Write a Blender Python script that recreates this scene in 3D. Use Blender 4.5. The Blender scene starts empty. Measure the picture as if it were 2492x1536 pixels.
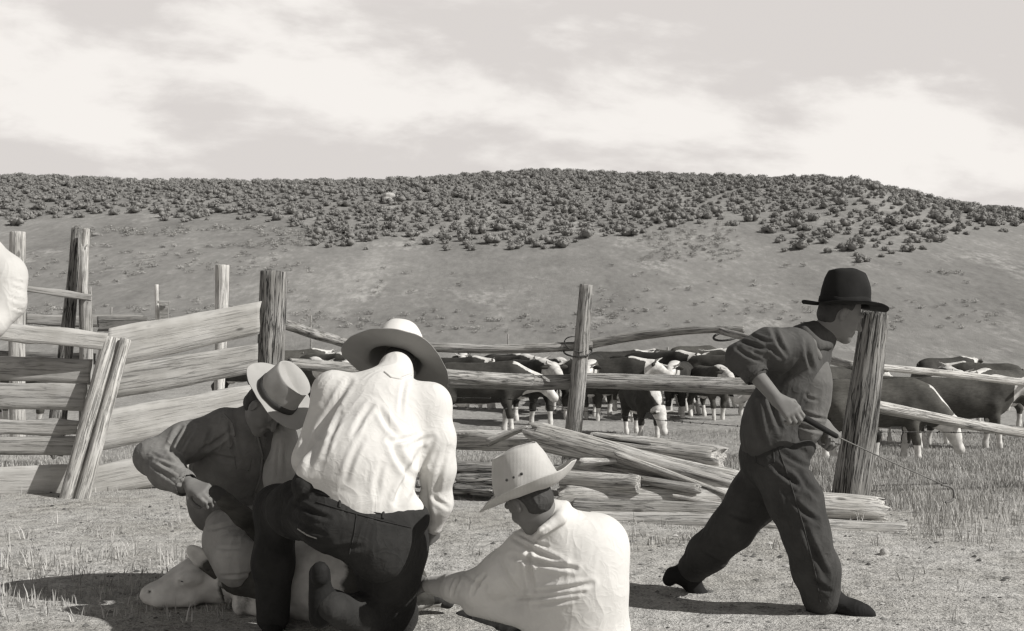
import bpy, bmesh, math, random
import numpy as np
from mathutils import Vector, Matrix

# ---------------------------------------------------------------- camera, sky, sun, exposure
F = 2770.0; HOR = 800.0; CX = 1246.0; CH = 1.3
sc = bpy.context.scene
cam_data = bpy.data.cameras.new('camera'); cam = bpy.data.objects.new('camera', cam_data)
sc.collection.objects.link(cam); sc.camera = cam
cam.location = (0, 0, CH); cam.rotation_euler = (math.pi/2, 0, 0)
cam_data.sensor_width = 36; cam_data.lens = 36*F/2492; cam_data.shift_y = (HOR-768)/2492
cam_data.clip_start = 0.05; cam_data.clip_end = 3000
cam_data.dof.use_dof = True; cam_data.dof.focus_distance = 6.6; cam_data.dof.aperture_fstop = 9.0

SUN_EL = math.radians(39); sun_h = Vector((0.93, -0.37)).normalized()
SUN_STRENGTH = 4.6
sun_data = bpy.data.lights.new('sun', 'SUN'); sun = bpy.data.objects.new('sun', sun_data)
sc.collection.objects.link(sun)
sun_data.energy = SUN_STRENGTH; sun_data.angle = math.radians(0.5); sun_data.color = (1.0, 0.975, 0.94)
to_sun = Vector((sun_h.x*math.cos(SUN_EL), sun_h.y*math.cos(SUN_EL), math.sin(SUN_EL)))
sun.rotation_euler = to_sun.to_track_quat('Z', 'Y').to_euler(); sun.location = (20, -10, 20)

w = bpy.data.worlds.new("World"); sc.world = w; w.use_nodes = True
nt = w.node_tree; nt.nodes.clear(); N = nt.nodes; L = nt.links
out = N.new('ShaderNodeOutputWorld'); bg = N.new('ShaderNodeBackground'); L.new(bg.outputs[0], out.inputs[0])
bg.inputs['Strength'].default_value = 0.1
sky = N.new('ShaderNodeTexSky'); sky.sky_type = 'NISHITA'; sky.sun_disc = False
sky.sun_elevation = SUN_EL; sky.sun_rotation = math.atan2(to_sun.x, to_sun.y)
bw = N.new('ShaderNodeRGBToBW'); L.new(sky.outputs[0], bw.inputs[0])
def mth(op, a, b=None, c=None, clamp=False, tree=None):
    n = (tree or nt).nodes.new('ShaderNodeMath'); n.operation = op; n.use_clamp = clamp
    lk = (tree or nt).links
    for i, v in enumerate((a, b, c)):
        if v is None: continue
        if isinstance(v, (int, float)): n.inputs[i].default_value = v
        else: lk.new(v, n.inputs[i])
    return n.outputs[0]
tc = N.new('ShaderNodeTexCoord'); sx = N.new('ShaderNodeSeparateXYZ'); L.new(tc.outputs['Generated'], sx.inputs[0])
yy = mth('MAXIMUM', mth('ABSOLUTE', sx.outputs[1]), 0.15)
u = mth('DIVIDE', sx.outputs[0], yy); v = mth('DIVIDE', sx.outputs[2], yy)
cb = N.new('ShaderNodeCombineXYZ')
L.new(mth('ADD', u, mth('MULTIPLY', v, -0.4)), cb.inputs[0]); L.new(mth('ADD', mth('MULTIPLY', v, 2.6), mth('MULTIPLY', u, 0.36)), cb.inputs[1])
n1 = N.new('ShaderNodeTexNoise'); n1.inputs['Scale'].default_value = 5.2; n1.inputs['Detail'].default_value = 10; n1.inputs['Roughness'].default_value = 0.56; n1.inputs['Distortion'].default_value = 0.15
L.new(cb.outputs[0], n1.inputs['Vector'])
n2 = N.new('ShaderNodeTexNoise'); n2.inputs['Scale'].default_value = 1.9; n2.inputs['Detail'].default_value = 4
L.new(cb.outputs[0], n2.inputs['Vector'])
# a broad cloud bank that sinks from upper left to lower right
vc = mth('ADD', mth('MULTIPLY', u, -0.125), 0.193)
dv = mth('ABSOLUTE', mth('SUBTRACT', v, vc))
band = mth('SUBTRACT', 1.0, mth('DIVIDE', dv, 0.055))
f0 = mth('ADD', mth('MULTIPLY', band, 0.55), mth('MULTIPLY', mth('SUBTRACT', n1.outputs[0], 0.5), 4.2))
f0 = mth('ADD', f0, mth('MULTIPLY', mth('SUBTRACT', n2.outputs[0], 0.5), 1.6))
mr = N.new('ShaderNodeMapRange'); mr.interpolation_type = 'SMOOTHSTEP'
mr.inputs['From Min'].default_value = -0.2; mr.inputs['From Max'].default_value = 0.65
L.new(f0, mr.inputs['Value'])
cmix = N.new('ShaderNodeMix'); cmix.data_type = 'RGBA'
cmix.inputs['A'].default_value = (6.5, 6.15, 5.93, 1); cmix.inputs['B'].default_value = (8.5, 8.15, 7.8, 1)
L.new(mr.outputs[0], cmix.inputs['Factor'])
# above the bank the sky is deep blue, dark on this film
el = N.new('ShaderNodeMapRange'); el.interpolation_type = 'SMOOTHSTEP'
el.inputs['From Min'].default_value = 0.30; el.inputs['From Max'].default_value = 0.52
L.new(sx.outputs[2], el.inputs['Value'])
tint = N.new('ShaderNodeMix'); tint.data_type = 'RGBA'; tint.blend_type = 'MULTIPLY'; tint.inputs['Factor'].default_value = 1
L.new(mth('MULTIPLY', bw.outputs[0], 0.62), tint.inputs['A']); tint.inputs['B'].default_value = (1, .975, .95, 1)
m3 = N.new('ShaderNodeMix'); m3.data_type = 'RGBA'
L.new(el.outputs[0], m3.inputs['Factor']); L.new(cmix.outputs['Result'], m3.inputs['A']); L.new(tint.outputs['Result'], m3.inputs['B'])
L.new(m3.outputs['Result'], bg.inputs['Color'])
sc.view_settings.view_transform = 'Standard'; sc.view_settings.look = 'None'
sc.view_settings.gamma = 1; sc.view_settings.use_curve_mapping = False
sc.view_settings.exposure = 0.12
sc.cycles.filter_width = 1.35

# ---------------------------------------------------------------- helpers
def P(px, py, d):
    """world point d metres in front of the camera along this line of sight"""
    return np.array(((px-CX)/F*d, d, CH-(py-HOR)/F*d))
rng = np.random.default_rng(7); random.seed(7)
col = sc.collection
def _h(i, j, k, s):
    n = (i*374761393 + j*668265263 + k*2147483647 + s*144665) & 0xffffffff
    n = ((n ^ (n >> 13))*1274126177) & 0xffffffff
    return ((n ^ (n >> 16)) & 0xffff)/32767.5-1
def vn(x, y, z=0., s=0):
    x = np.asarray(x, float); y = np.asarray(y, float); z = np.zeros_like(x)+z
    xi = np.floor(x).astype(np.int64); yi = np.floor(y).astype(np.int64); zi = np.floor(z).astype(np.int64)
    fx, fy, fz = x-xi, y-yi, z-zi
    fx = fx*fx*(3-2*fx); fy = fy*fy*(3-2*fy); fz = fz*fz*(3-2*fz)
    r = 0
    for a in (0, 1):
        for b in (0, 1):
            for c in (0, 1):
                r = r + _h(xi+a, yi+b, zi+c, s)*(fx if a else 1-fx)*(fy if b else 1-fy)*(fz if c else 1-fz)
    return r
def fbm(x, y, z=0., o=4, s=0):
    r = 0; a = 1.
    for i in range(o):
        r = r+a*vn(x*2**i, y*2**i, z*2**i if np.ndim(z) or z else 0., s+i*7); a *= .5
    return r/1.9
def tag(o, label=None, cat=None, group=None, kind=None):
    if label: o['label'] = label
    if cat: o['category'] = cat
    if group: o['group'] = group
    if kind: o['kind'] = kind
    return o
def thing(name, label, cat, loc=(0, 0, 0), group=None):
    o = bpy.data.objects.new(name, None); col.objects.link(o); o.location = tuple(loc); o.empty_display_size = .1
    return tag(o, label, cat, group)
def mkmesh(name, V, Fc, smooth=True, attr=None):
    me = bpy.data.meshes.new(name)
    V = np.asarray(V, np.float32); Fc = np.asarray(Fc, np.int32)
    n = Fc.shape[1]
    me.vertices.add(len(V)); me.vertices.foreach_set('co', V.ravel())
    me.loops.add(len(Fc)*n); me.loops.foreach_set('vertex_index', Fc.ravel())
    me.polygons.add(len(Fc)); me.polygons.foreach_set('loop_start', np.arange(0, len(Fc)*n, n, dtype=np.int32))
    me.update(calc_edges=True); me.validate()
    if smooth: me.polygons.foreach_set('use_smooth', np.ones(len(me.polygons), bool))
    if attr is not None and len(me.vertices) == len(attr):
        at = me.attributes.new('tone', 'FLOAT', 'POINT'); at.data.foreach_set('value', np.asarray(attr, np.float32))
    return me
def link(name, me, m, parent=None, mat=None):
    o = bpy.data.objects.new(name, me); col.objects.link(o)
    if m is not None and not me.materials: me.materials.append(m)
    if mat is not None: o.matrix_world = mat
    if parent is not None:
        o.parent = parent
        o.matrix_parent_inverse = parent.matrix_basis.inverted() if parent.parent is None else (parent.parent.matrix_basis @ parent.matrix_basis).inverted()
    return o
def G(v): return (v*1.0, v*.985, v*.945, 1)

# ---------------------------------------------------------------- implicit surfaces
class Sdf:
    def __init__(s): s.p = []
    def cone(s, a, b, ra, rb, k=.03, sub=False):
        s.p.append(('c', np.array(a, float), np.array(b, float), ra, rb, k, sub)); return s
    def ball(s, c, r, k=.03, sub=False): return s.cone(c, np.array(c)+1e-4, r, r, k, sub)
    def ell(s, c, rad, R=None, k=.03, sub=False):
        s.p.append(('e', np.array(c, float), np.array(rad, float), np.eye(3) if R is None else np.array(R, float), 0, k, sub)); return s
    def chain(s, pts, rs, k=.03):
        for i in range(len(pts)-1): s.cone(pts[i], pts[i+1], rs[i], rs[i+1], k)
        return s
    def grow(s, o, g):
        for q in o.p: s.p.append(q if g == 0 else (q[0], q[1], q[2] if q[0] == 'c' else q[2]+g, q[3]+g if q[0] == 'c' else q[3], q[4]+g if q[0] == 'c' else q[4], q[5], q[6]))
        return s
    def box(s, q, pad):
        if q[0] == 'c':
            r = max(q[3], q[4])+pad; return np.minimum(q[1], q[2])-r, np.maximum(q[1], q[2])+r
        r = max(q[2])+pad; return q[1]-r, q[1]+r
    def mesh(s, h):
        bs = [s.box(q, 3*h) for q in s.p if not q[6]]
        lo = np.min([b[0] for b in bs], 0); hi = np.max([b[1] for b in bs], 0)
        n = np.ceil((hi-lo)/h).astype(int)+1
        D = np.full(n, .3, np.float32)
        ax = [lo[i]+h*np.arange(n[i]) for i in range(3)]
        for q in s.p:
            a, b = s.box(q, q[5]+3*h)
            i0 = np.clip(np.floor((a-lo)/h).astype(int), 0, n); i1 = np.clip(np.ceil((b-lo)/h).astype(int)+1, 0, n)
            if (i1 <= i0).any(): continue
            sl = tuple(slice(i0[i], i1[i]) for i in range(3))
            X, Y, Z = np.meshgrid(*[ax[i][sl[i]] for i in range(3)], indexing='ij')
            if q[0] == 'c':
                ba = q[2]-q[1]; dx, dy, dz = X-q[1][0], Y-q[1][1], Z-q[1][2]
                t = np.clip((dx*ba[0]+dy*ba[1]+dz*ba[2])/max(ba@ba, 1e-12), 0, 1)
                d = np.sqrt((dx-t*ba[0])**2+(dy-t*ba[1])**2+(dz-t*ba[2])**2)-(q[3]+(q[4]-q[3])*t)
            else:
                R = q[3]; dx, dy, dz = X-q[1][0], Y-q[1][1], Z-q[1][2]
                c = [(R[i][0]*dx+R[i][1]*dy+R[i][2]*dz) for i in range(3)]
                k0 = np.sqrt(sum((c[i]/q[2][i])**2 for i in range(3))); k1 = np.sqrt(sum((c[i]/q[2][i]**2)**2 for i in range(3)))+1e-9
                d = k0*(k0-1)/k1
            o = D[sl]; k = q[5]
            if q[6]:
                d = -d; hh = np.maximum(k-np.abs(o-d), 0)/k; D[sl] = np.maximum(o, d)+hh*hh*k/4
            else:
                hh = np.maximum(k-np.abs(o-d), 0)/k; D[sl] = np.minimum(o, d)-hh*hh*k/4
        return nets(D, lo, h)
def nets(D, lo, h):
    s = D < 0
    c = np.zeros(tuple(x-1 for x in D.shape), np.int8)
    cs = [(i, j, k) for i in (0, 1) for j in (0, 1) for k in (0, 1)]
    S = s.astype(np.int8)
    for (i, j, k) in cs: c += S[i:c.shape[0]+i, j:c.shape[1]+j, k:c.shape[2]+k]
    m = (c > 0) & (c < 8); idx = np.full(c.shape, -1, np.int64); cell = np.argwhere(m); idx[m] = np.arange(len(cell))
    pos = np.zeros((len(cell), 3)); cnt = np.zeros(len(cell))
    for a in cs:
        for b in cs:
            if sum(b)-sum(a) == 1 and all(b[i] >= a[i] for i in range(3)):
                va = D[tuple((cell+a).T)]; vb = D[tuple((cell+b).T)]
                cr = (va < 0) != (vb < 0); t = np.where(cr, va/np.where(cr, va-vb, 1), 0)
                pos += cr[:, None]*(np.array(a)+t[:, None]*(np.array(b)-np.array(a))); cnt += cr
    V = lo+h*(cell+pos/cnt[:, None]); fs = []
    for ax in range(3):
        o1, o2 = [q for q in range(3) if q != ax]
        a = [slice(None)]*3; b = [slice(None)]*3; a[ax] = slice(0, -1); b[ax] = slice(1, None)
        for o in (o1, o2): a[o] = slice(1, -1); b[o] = slice(1, -1)
        sa, sb = s[tuple(a)], s[tuple(b)]
        e = np.argwhere(sa != sb)
        if not len(e): continue
        fl = sa[tuple(e.T)]; e = e.copy(); e[:, o1] += 1; e[:, o2] += 1
        def g(d1, d2):
            q = e.copy(); q[:, o1] += d1; q[:, o2] += d2; return idx[tuple(q.T)]
        quad = np.stack([g(-1, -1), g(0, -1), g(0, 0), g(-1, 0)], 1)
        flip = fl if ax != 1 else ~fl
        quad[~flip] = quad[~flip][:, ::-1]; fs.append(quad)
    return V, np.concatenate(fs)
def vnormals(V, Q):
    n = np.cross(V[Q[:, 2]]-V[Q[:, 0]], V[Q[:, 3]]-V[Q[:, 1]]); r = np.zeros_like(V)
    for i in range(4): np.add.at(r, Q[:, i], n)
    return r/(np.linalg.norm(r, axis=1)[:, None]+1e-12)
def relax(V, Q, it=2):
    for _ in range(it):
        s = np.zeros_like(V); c = np.zeros(len(V))
        for i in range(4):
            a, b = Q[:, i], Q[:, (i+1) % 4]
            np.add.at(s, a, V[b]); np.add.at(s, b, V[a]); np.add.at(c, a, 1); np.add.at(c, b, 1)
        V = V*.4+.6*s/np.maximum(c, 1)[:, None]
    return V
def folds(V, Q, fl, wr=.004, sc_=14., seed=0):
    """creases pressed into the cloth; each is a line across the garment given by the two sight lines it runs between"""
    n = vnormals(V, Q); pxx = V[:, 0]/V[:, 1]*F+CX; pyy = HOR-(V[:, 2]-CH)/V[:, 1]*F
    fl = [(q[0], q[1], q[2], q[3], q[4]*.72, q[5]) for q in fl]
    d = np.zeros(len(V)); face = np.clip(-n[:, 1]*1.4+.3, 0, 1)
    for (x0, y0, x1, y1, wd, dep) in fl:
        bx, by = x1-x0, y1-y0; L2 = bx*bx+by*by
        t = ((pxx-x0)*bx+(pyy-y0)*by)/L2; tt = np.clip(t, 0, 1)
        bow = np.sin(tt*math.pi)*wd*.5
        nx, ny = -by/math.sqrt(L2), bx/math.sqrt(L2)
        q = (pxx-x0-tt*bx-nx*bow)**2+(pyy-y0-tt*by-ny*bow)**2; r = np.sqrt(q)
        end = np.sin(np.clip(tt, .04, .96)*math.pi)**.5
        d += face*end*dep*.8*(-np.exp(-(r/wd)**2)+.75*np.exp(-((r-1.9*wd)/wd)**2))
    a = vn(V[:, 0]*sc_, V[:, 1]*sc_, V[:, 2]*sc_*.55, seed); b = vn(V[:, 0]*sc_*2.1, V[:, 1]*sc_*2.1, V[:, 2]*sc_, seed+5)
    d += wr*((1-np.abs(a)*2)+.5*(1-np.abs(b)*2))
    return V+n*d[:, None]
def surf(o, px, py, off=.002):
    from mathutils.bvhtree import BVHTree
    if 'bvh' not in _bv or _bv.get('o') is not o:
        _bv['o'] = o; _bv['bvh'] = BVHTree.FromPolygons([v.co[:] for v in o.data.vertices], [p.vertices[:] for p in o.data.polygons])
    q = P(px, py, 1.)-np.array((0, 0, CH)); q /= np.linalg.norm(q)
    h = _bv['bvh'].ray_cast(Vector((0, 0, CH)), Vector(q))
    return None if h[0] is None else np.array(h[0])-q*off
_bv = {}
def seam(name, o, pts, rad, m, parent, off=.001, n=10):
    """a stitched seam or strip of cloth following the surface of a garment"""
    L_ = []
    for i in range(len(pts)-1):
        for k in range(n): t = k/n; L_.append((pts[i][0]*(1-t)+pts[i+1][0]*t, pts[i][1]*(1-t)+pts[i+1][1]*t))
    L_.append(pts[-1]); W = [surf(o, x, y, off) for x, y in L_]; W = [w for w in W if w is not None]
    if len(W) > 2: return wire(name, W, rad, m, parent, 1)
def sobj(name, S, h, m, parent=None, fl=None, wr=0, ws=14., rel=1, attr=None, seed=0):
    V, Q = S.mesh(h); V = relax(V, Q, rel)
    if fl is not None or wr: V = folds(V, Q, fl or [], wr, ws, seed)
    return link(name, mkmesh(name, V, Q, attr=attr(V) if attr else None), m, parent)

# ---------------------------------------------------------------- materials (the place is photographed on black and white film)
def newmat(name):
    m = bpy.data.materials.new(name); m.use_nodes = True; t = m.node_tree
    b = t.nodes['Principled BSDF']; b.inputs['Roughness'].default_value = .85
    b.inputs['Specular IOR Level'].default_value = .2
    return m, t, b
def noise(t, vec, scale, detail=4, rough=.5, dist=0):
    n = t.nodes.new('ShaderNodeTexNoise'); n.inputs['Scale'].default_value = scale; n.inputs['Detail'].default_value = detail
    n.inputs['Roughness'].default_value = rough; n.inputs['Distortion'].default_value = dist
    if vec is not None: t.links.new(vec, n.inputs['Vector'])
    return n.outputs[0]
def ramp(t, fac, stops):
    r = t.nodes.new('ShaderNodeValToRGB'); e = r.color_ramp.elements
    while len(e) < len(stops): e.new(.5)
    for i, (p, v) in enumerate(stops): e[i].position = p; e[i].color = G(v) if not isinstance(v, tuple) else v
    t.links.new(fac, r.inputs[0]); return r.outputs[0]
def coord(t, sc3=None, kind='Object'):
    c = t.nodes.new('ShaderNodeTexCoord'); o = c.outputs[kind]
    if sc3:
        mp = t.nodes.new('ShaderNodeMapping'); mp.inputs['Scale'].default_value = sc3; t.links.new(o, mp.inputs[0]); o = mp.outputs[0]
    return o
def mixc(t, f, a, b, mode='MIX'):
    n = t.nodes.new('ShaderNodeMix'); n.data_type = 'RGBA'; n.blend_type = mode
    for s_, x in (('Factor', f), ('A', a), ('B', b)):
        if isinstance(x, (int, float)) and s_ == 'Factor': n.inputs['Factor'].default_value = x
        elif isinstance(x, tuple): n.inputs[s_].default_value = x
        else: t.links.new(x, n.inputs[s_])
    return n.outputs['Result']
def bump(t, b, hgt, st=.4, dist=.01):
    n = t.nodes.new('ShaderNodeBump'); n.inputs['Strength'].default_value = st; n.inputs['Distance'].default_value = dist
    t.links.new(hgt, n.inputs['Height']); t.links.new(n.outputs[0], b.inputs['Normal'])
def cloth(name, v, var=.12, fine=260, blot=6, bst=.35, rough=.9, creases=0.):
    m, t, b = newmat(name); c = coord(t)
    a = noise(t, c, blot, 5, .6); f = noise(t, c, fine, 2)
    cc = ramp(t, a, [(.3, v*(1-var)), (.7, v*(1+var))]); b.inputs['Roughness'].default_value = rough
    t.links.new(cc, b.inputs['Base Color'])
    w2 = noise(t, coord(t, (1, 1, .55)), 9, 2, .45, .8); w3 = noise(t, coord(t, (.8, 1, 1)), 21, 2, .5, .6)
    rid = lambda x: mth('POWER', mth('SUBTRACT', 1.0, mth('MULTIPLY', mth('ABSOLUTE', mth('SUBTRACT', x, .5, tree=t), tree=t), 4.5, tree=t), clamp=True, tree=t), 1.6, tree=t)
    hh = mth('ADD', mth('MULTIPLY', f, .05, tree=t), mth('ADD', mth('MULTIPLY', rid(w2), .75, tree=t), mth('MULTIPLY', rid(w3), .3, tree=t), tree=t), tree=t)
    bump(t, b, hh, bst*.62, .014)
    b.inputs['Sheen Weight'].default_value = .0
    return m
def wood(name, lo, mid, hi, axis=2, crack=.5, grain=1., st=.8):
    m, t, b = newmat(name)
    s1 = [30*grain]*3; s1[axis] = 1.4; s2 = [85*grain]*3; s2[axis] = 3.4; s3 = [34*grain]*3; s3[axis] = 1.7
    o = t.nodes.new('ShaderNodeObjectInfo')
    base = coord(t); add = t.nodes.new('ShaderNodeVectorMath'); add.operation = 'ADD'
    sc1 = t.nodes.new('ShaderNodeVectorMath'); sc1.operation = 'SCALE'; t.links.new(o.outputs['Random'], sc1.inputs['Scale'])
    sc1.inputs[0].default_value = (37, 19, 53); t.links.new(base, add.inputs[0]); t.links.new(sc1.outputs[0], add.inputs[1])
    def mp(s):
        n = t.nodes.new('ShaderNodeMapping'); n.inputs['Scale'].default_value = s; t.links.new(add.outputs[0], n.inputs[0]); return n.outputs[0]
    g = noise(t, mp(s1), 1., 7, .62, .4); fg = noise(t, mp(s2), 1., 4, .6); bl = noise(t, mp((3.5, 3.5, 3.5)), 1, 4, .6)
    c1 = ramp(t, g, [(.3, lo), (.5, mid), (.68, hi)])
    ck = noise(t, mp(s3), 1., 5, .55, .25)
    ckr = ramp(t, mth('ABSOLUTE', mth('SUBTRACT', ck, .5, tree=t), tree=t), [(.0, (.05, .05, .05, 1)), (.006+.010*crack, (.3, .3, .3, 1)), (.016+.022*crack, (1, 1, 1, 1))])
    gate = ramp(t, noise(t, mp((5, 5, 5)), 1, 3, .5), [(.38+.2*(1-crack), (1, 1, 1, 1)), (.50+.2*(1-crack), (0, 0, 0, 1))])
    ckr = mixc(t, mth('MULTIPLY', gate, 1.0-.5*crack, tree=t), ckr, (1, 1, 1, 1))
    cr = mixc(t, 1., ramp(t, fg, [(.40-.05*(1-crack), (.12, .12, .12, 1)), (.40+.07, (1, 1, 1, 1))]), ckr, 'MULTIPLY')
    c2 = mixc(t, min(1, crack+.2), c1, cr, 'MULTIPLY')
    c3 = mixc(t, .55, c2, ramp(t, bl, [(.35, .62), (.62, (1, 1, 1, 1))]), 'MULTIPLY')
    # grey lichen and knots
    vo = t.nodes.new('ShaderNodeTexVoronoi'); vo.inputs['Scale'].default_value = 1.
    kk = [7.]*3; kk[axis] = 2.6; t.links.new(mp(kk), vo.inputs['Vector'])
    kn = ramp(t, vo.outputs['Distance'], [(.06, .2), (.12, (1, 1, 1, 1))])
    c4 = mixc(t, .75, c3, kn, 'MULTIPLY')
    t.links.new(c4, b.inputs['Base Color']); b.inputs['Roughness'].default_value = .8
    hh = mth('ADD', g, mth('MULTIPLY', cr, .5, tree=t), tree=t)
    bump(t, b, hh, st, .02)
    return m
M = {}
M['wood_pale'] = wood('pale_weathered_wood', .38, .54, .68, crack=.4, grain=1.)
M['wood_grey'] = wood('grey_weathered_wood', .24, .37, .48, crack=.5)
M['wood_dark'] = wood('dark_weathered_wood', .14, .26, .40, crack=.8)
M['wood_bright'] = wood('barked_bright_wood', .5, .62, .72, crack=.25)
M['board'] = wood('grey_board_wood', .27, .34, .41, axis=0, crack=.28, grain=.7, st=.4)
M['board_pale'] = wood('pale_board_wood', .37, .43, .49, axis=0, crack=.06, grain=.7, st=.4)
M['board_dark'] = wood('dark_board_wood', .13, .19, .26, axis=0, crack=.4, grain=.7, st=.4)
M['shirt_white'] = cloth('white_shirt_cotton', .60, .03)
M['shirt_edge'] = cloth('pale_shirt_cotton', .5, .03)
M['jeans_dark'] = cloth('dark_denim', .030, .35, blot=5, bst=.5)
M['jacket'] = cloth('brown_work_jacket', .17, .25, bst=.5)
M['vest'] = cloth('dark_vest_wool', .03, .2)
M['shirt_check'] = cloth('faded_striped_shirt', .3, .2)
M['jeans_pale'] = cloth('faded_pale_denim', .3, .2, bst=.5)
M['walker_shirt'] = cloth('dark_work_shirt', .07, .25, bst=.5)
M['walker_jeans'] = cloth('worn_dark_denim', .046, .3, bst=.5)
M['bib'] = cloth('washed_denim_bib', .13, .25)
M['skin'] = cloth('tanned_skin', .17, .08, fine=500, blot=12, bst=.08, rough=.6)
M['hair'] = cloth('dark_hair', .05, .3, fine=500, bst=.6, rough=.7)
M['felt_pale'] = cloth('pale_hat_felt', .5, .05, fine=700, bst=.08)
M['felt_brim_shade'] = cloth('brim_shade_hat_felt', .26, .08, fine=700, bst=.08)  # shade under the brim put into the felt colour, darker than the crown
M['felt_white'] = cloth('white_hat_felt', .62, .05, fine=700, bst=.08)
M['felt_tan'] = cloth('tan_hat_felt', .34, .1, fine=700, bst=.1)
M['felt_black'] = cloth('black_hat_felt', .016, .2, fine=700, bst=.1)
M['band'] = cloth('hat_band_ribbon', .06, .1)
M['leather'] = cloth('dark_boot_leather', .014, .35, rough=.8, bst=.4)
M['fringe'] = cloth('pale_leather_edge', .33, .15)
def iron():
    m, t, b = newmat('rusty_iron'); b.inputs['Metallic'].default_value = .6; b.inputs['Roughness'].default_value = .6
    t.links.new(ramp(t, noise(t, coord(t), 60, 4), [(.3, .03), (.7, .1)]), b.inputs['Base Color']); return m
M['iron'] = iron()
M['rod'] = cloth('ash_grey_iron_rod', .16, .2)
def straw():
    m, t, b = newmat('woven_palm_straw'); c = coord(t)
    a = noise(t, c, 9, 3); x = t.nodes.new('ShaderNodeTexWave'); x.inputs['Scale'].default_value = 75; x.inputs['Distortion'].default_value = 1.5
    x.bands_direction = 'Z'; t.links.new(c, x.inputs['Vector'])
    y = t.nodes.new('ShaderNodeTexWave'); y.inputs['Scale'].default_value = 60; y.inputs['Distortion'].default_value = 1.5; y.bands_direction = 'X'; t.links.new(c, y.inputs['Vector'])
    w_ = mth('MULTIPLY', x.outputs[1], y.outputs[1], tree=t)
    cc = mixc(t, .22, ramp(t, a, [(.3, .46), (.7, .56)]), ramp(t, w_, [(0, .45), (.6, (1, 1, 1, 1))]), 'MULTIPLY')
    t.links.new(cc, b.inputs['Base Color']); bump(t, b, w_, .4, .002); return m
M['straw'] = straw()
def hide(name, dark, white):
    """red coat and white markings, laid out in the vertex attribute tone"""
    m, t, b = newmat(name); at = t.nodes.new('ShaderNodeAttribute'); at.attribute_name = 'tone'
    o = t.nodes.new('ShaderNodeObjectInfo'); c = coord(t)
    n = noise(t, c, 9, 5, .6); f = mth('ADD', at.outputs['Fac'], mth('MULTIPLY', mth('SUBTRACT', n, .5, tree=t), .5, tree=t), tree=t)
    mk = ramp(t, f, [(.44, (0, 0, 0, 1)), (.56, (1, 1, 1, 1))])
    d1 = ramp(t, noise(t, c, 3, 4), [(.3, dark*.6), (.7, dark*1.3)])
    d1 = mixc(t, .6, d1, ramp(t, noise(t, coord(t, (2, 2, 6)), 7, 5, .7), [(.35, .45), (.65, (1, 1, 1, 1))]), 'MULTIPLY')
    d2 = mixc(t, 1., d1, ramp(t, o.outputs['Random'], [(0, .55), (1, (1.5, 1.48, 1.4, 1))]), 'MULTIPLY')
    w1 = ramp(t, noise(t, c, 12, 4), [(.3, white*.6), (.7, white*.97)])
    t.links.new(mixc(t, mk, d2, w1), b.inputs['Base Color'])
    bump(t, b, noise(t, c, 30, 4), .15, .01); b.inputs['Roughness'].default_value = .8
    return m
M['hide'] = hide('cattle_hide', .062, .72)
M['horn'] = cloth('pale_horn', .45, .1)
M['hoof'] = cloth('dark_hoof', .05, .1)
def leafy(name, lo, hi, sc_=3):
    m, t, b = newmat(name); at = t.nodes.new('ShaderNodeAttribute'); at.attribute_name = 'tone'
    t.links.new(ramp(t, at.outputs['Fac'], [(0, lo), (1, hi)]), b.inputs['Base Color'])
    b.inputs['Roughness'].default_value = .9; return m
M['grass'] = leafy('dry_grass_blades', .22, .50)
M['stubble'] = leafy('dry_stubble', .26, .54)
M['sage'] = leafy('sagebrush_leaves', .15, .31)
M['palesage'] = leafy('pale_scrub_leaves', .16, .42)
# ---------------------------------------------------------------- ground and hills, one sheet
SKY = np.array([(-900, 470), (-300, 440), (0, 428), (100, 430), (300, 440), (600, 444), (900, 440), (1050, 436), (1150, 424), (1250, 420), (1330, 413),
                (1500, 424), (1700, 428), (1850, 434), (2000, 431), (2080, 438), (2180, 462), (2300, 494), (2467, 512), (2700, 540), (3200, 600)], float)
def sky_row(px): return np.interp(px, SKY[:, 0], SKY[:, 1])
def sm(a, b, x): t = np.clip((x-a)/(b-a), 0, 1); return t*t*(3-2*t)
def ground_z(x, y):
    x = np.asarray(x, float); y = np.asarray(y, float)
    yp = np.maximum(y, 1.); px = CX+F*np.clip(x/yp, -.75, .75)
    z = -.58*sm(9.5, 17.5, y)+.018*fbm(x*.8, y*.8, 0, 3, 3)*sm(3, 6, y)+.06*fbm(x*.15, y*.15, 0, 3, 9)*sm(10, 20, y)
    spur = np.exp(-((px-2120)/260)**2)
    Dc = 172-30*spur
    slope = .228+.03*fbm(x*.012, y*.004, 0, 3, 21)+.028*spur+.012*np.exp(-((px-1650)/200)**2)
    t = np.maximum(y-46, 0); lin = slope*(t*t/(t+9))
    lin = lin+.55*fbm(x*.035, y*.02, 0, 3, 31)*sm(55, 80, y)+.22*fbm(x*.16, y*.1, 0, 3, 33)*sm(50, 70, y)
    cap = CH+(HOR-sky_row(px)-4)/F*np.minimum(y, Dc)+.58-.10*np.maximum(y-Dc, 0)-.03*np.maximum(Dc-y, 0)*0
    k = 2.2; hh = np.maximum(k-np.abs(lin-cap), 0)/k
    hill = np.minimum(lin, cap)-hh*hh*k/4
    far = sm(190, 300, y)
    return z+np.where(y > 46, np.maximum(hill, -2-0*far), 0)*(1-far)
def gnd(x, y): return float(ground_z(np.array([x]), np.array([y]))[0])
ys = np.concatenate([np.linspace(-25, 2, 14), np.linspace(2.6, 9, 64), np.linspace(9.2, 46, 90), np.linspace(46.6, 185, 170), np.linspace(190, 420, 14)])
us = np.linspace(-1, 1, 261)
U, Y = np.meshgrid(us, ys); X = U*(11+.95*np.maximum(Y, 0)); Z = ground_z(X, Y)
nu, ny_ = len(us), len(ys)
V = np.stack([X.ravel(), Y.ravel(), Z.ravel()], 1)
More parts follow.
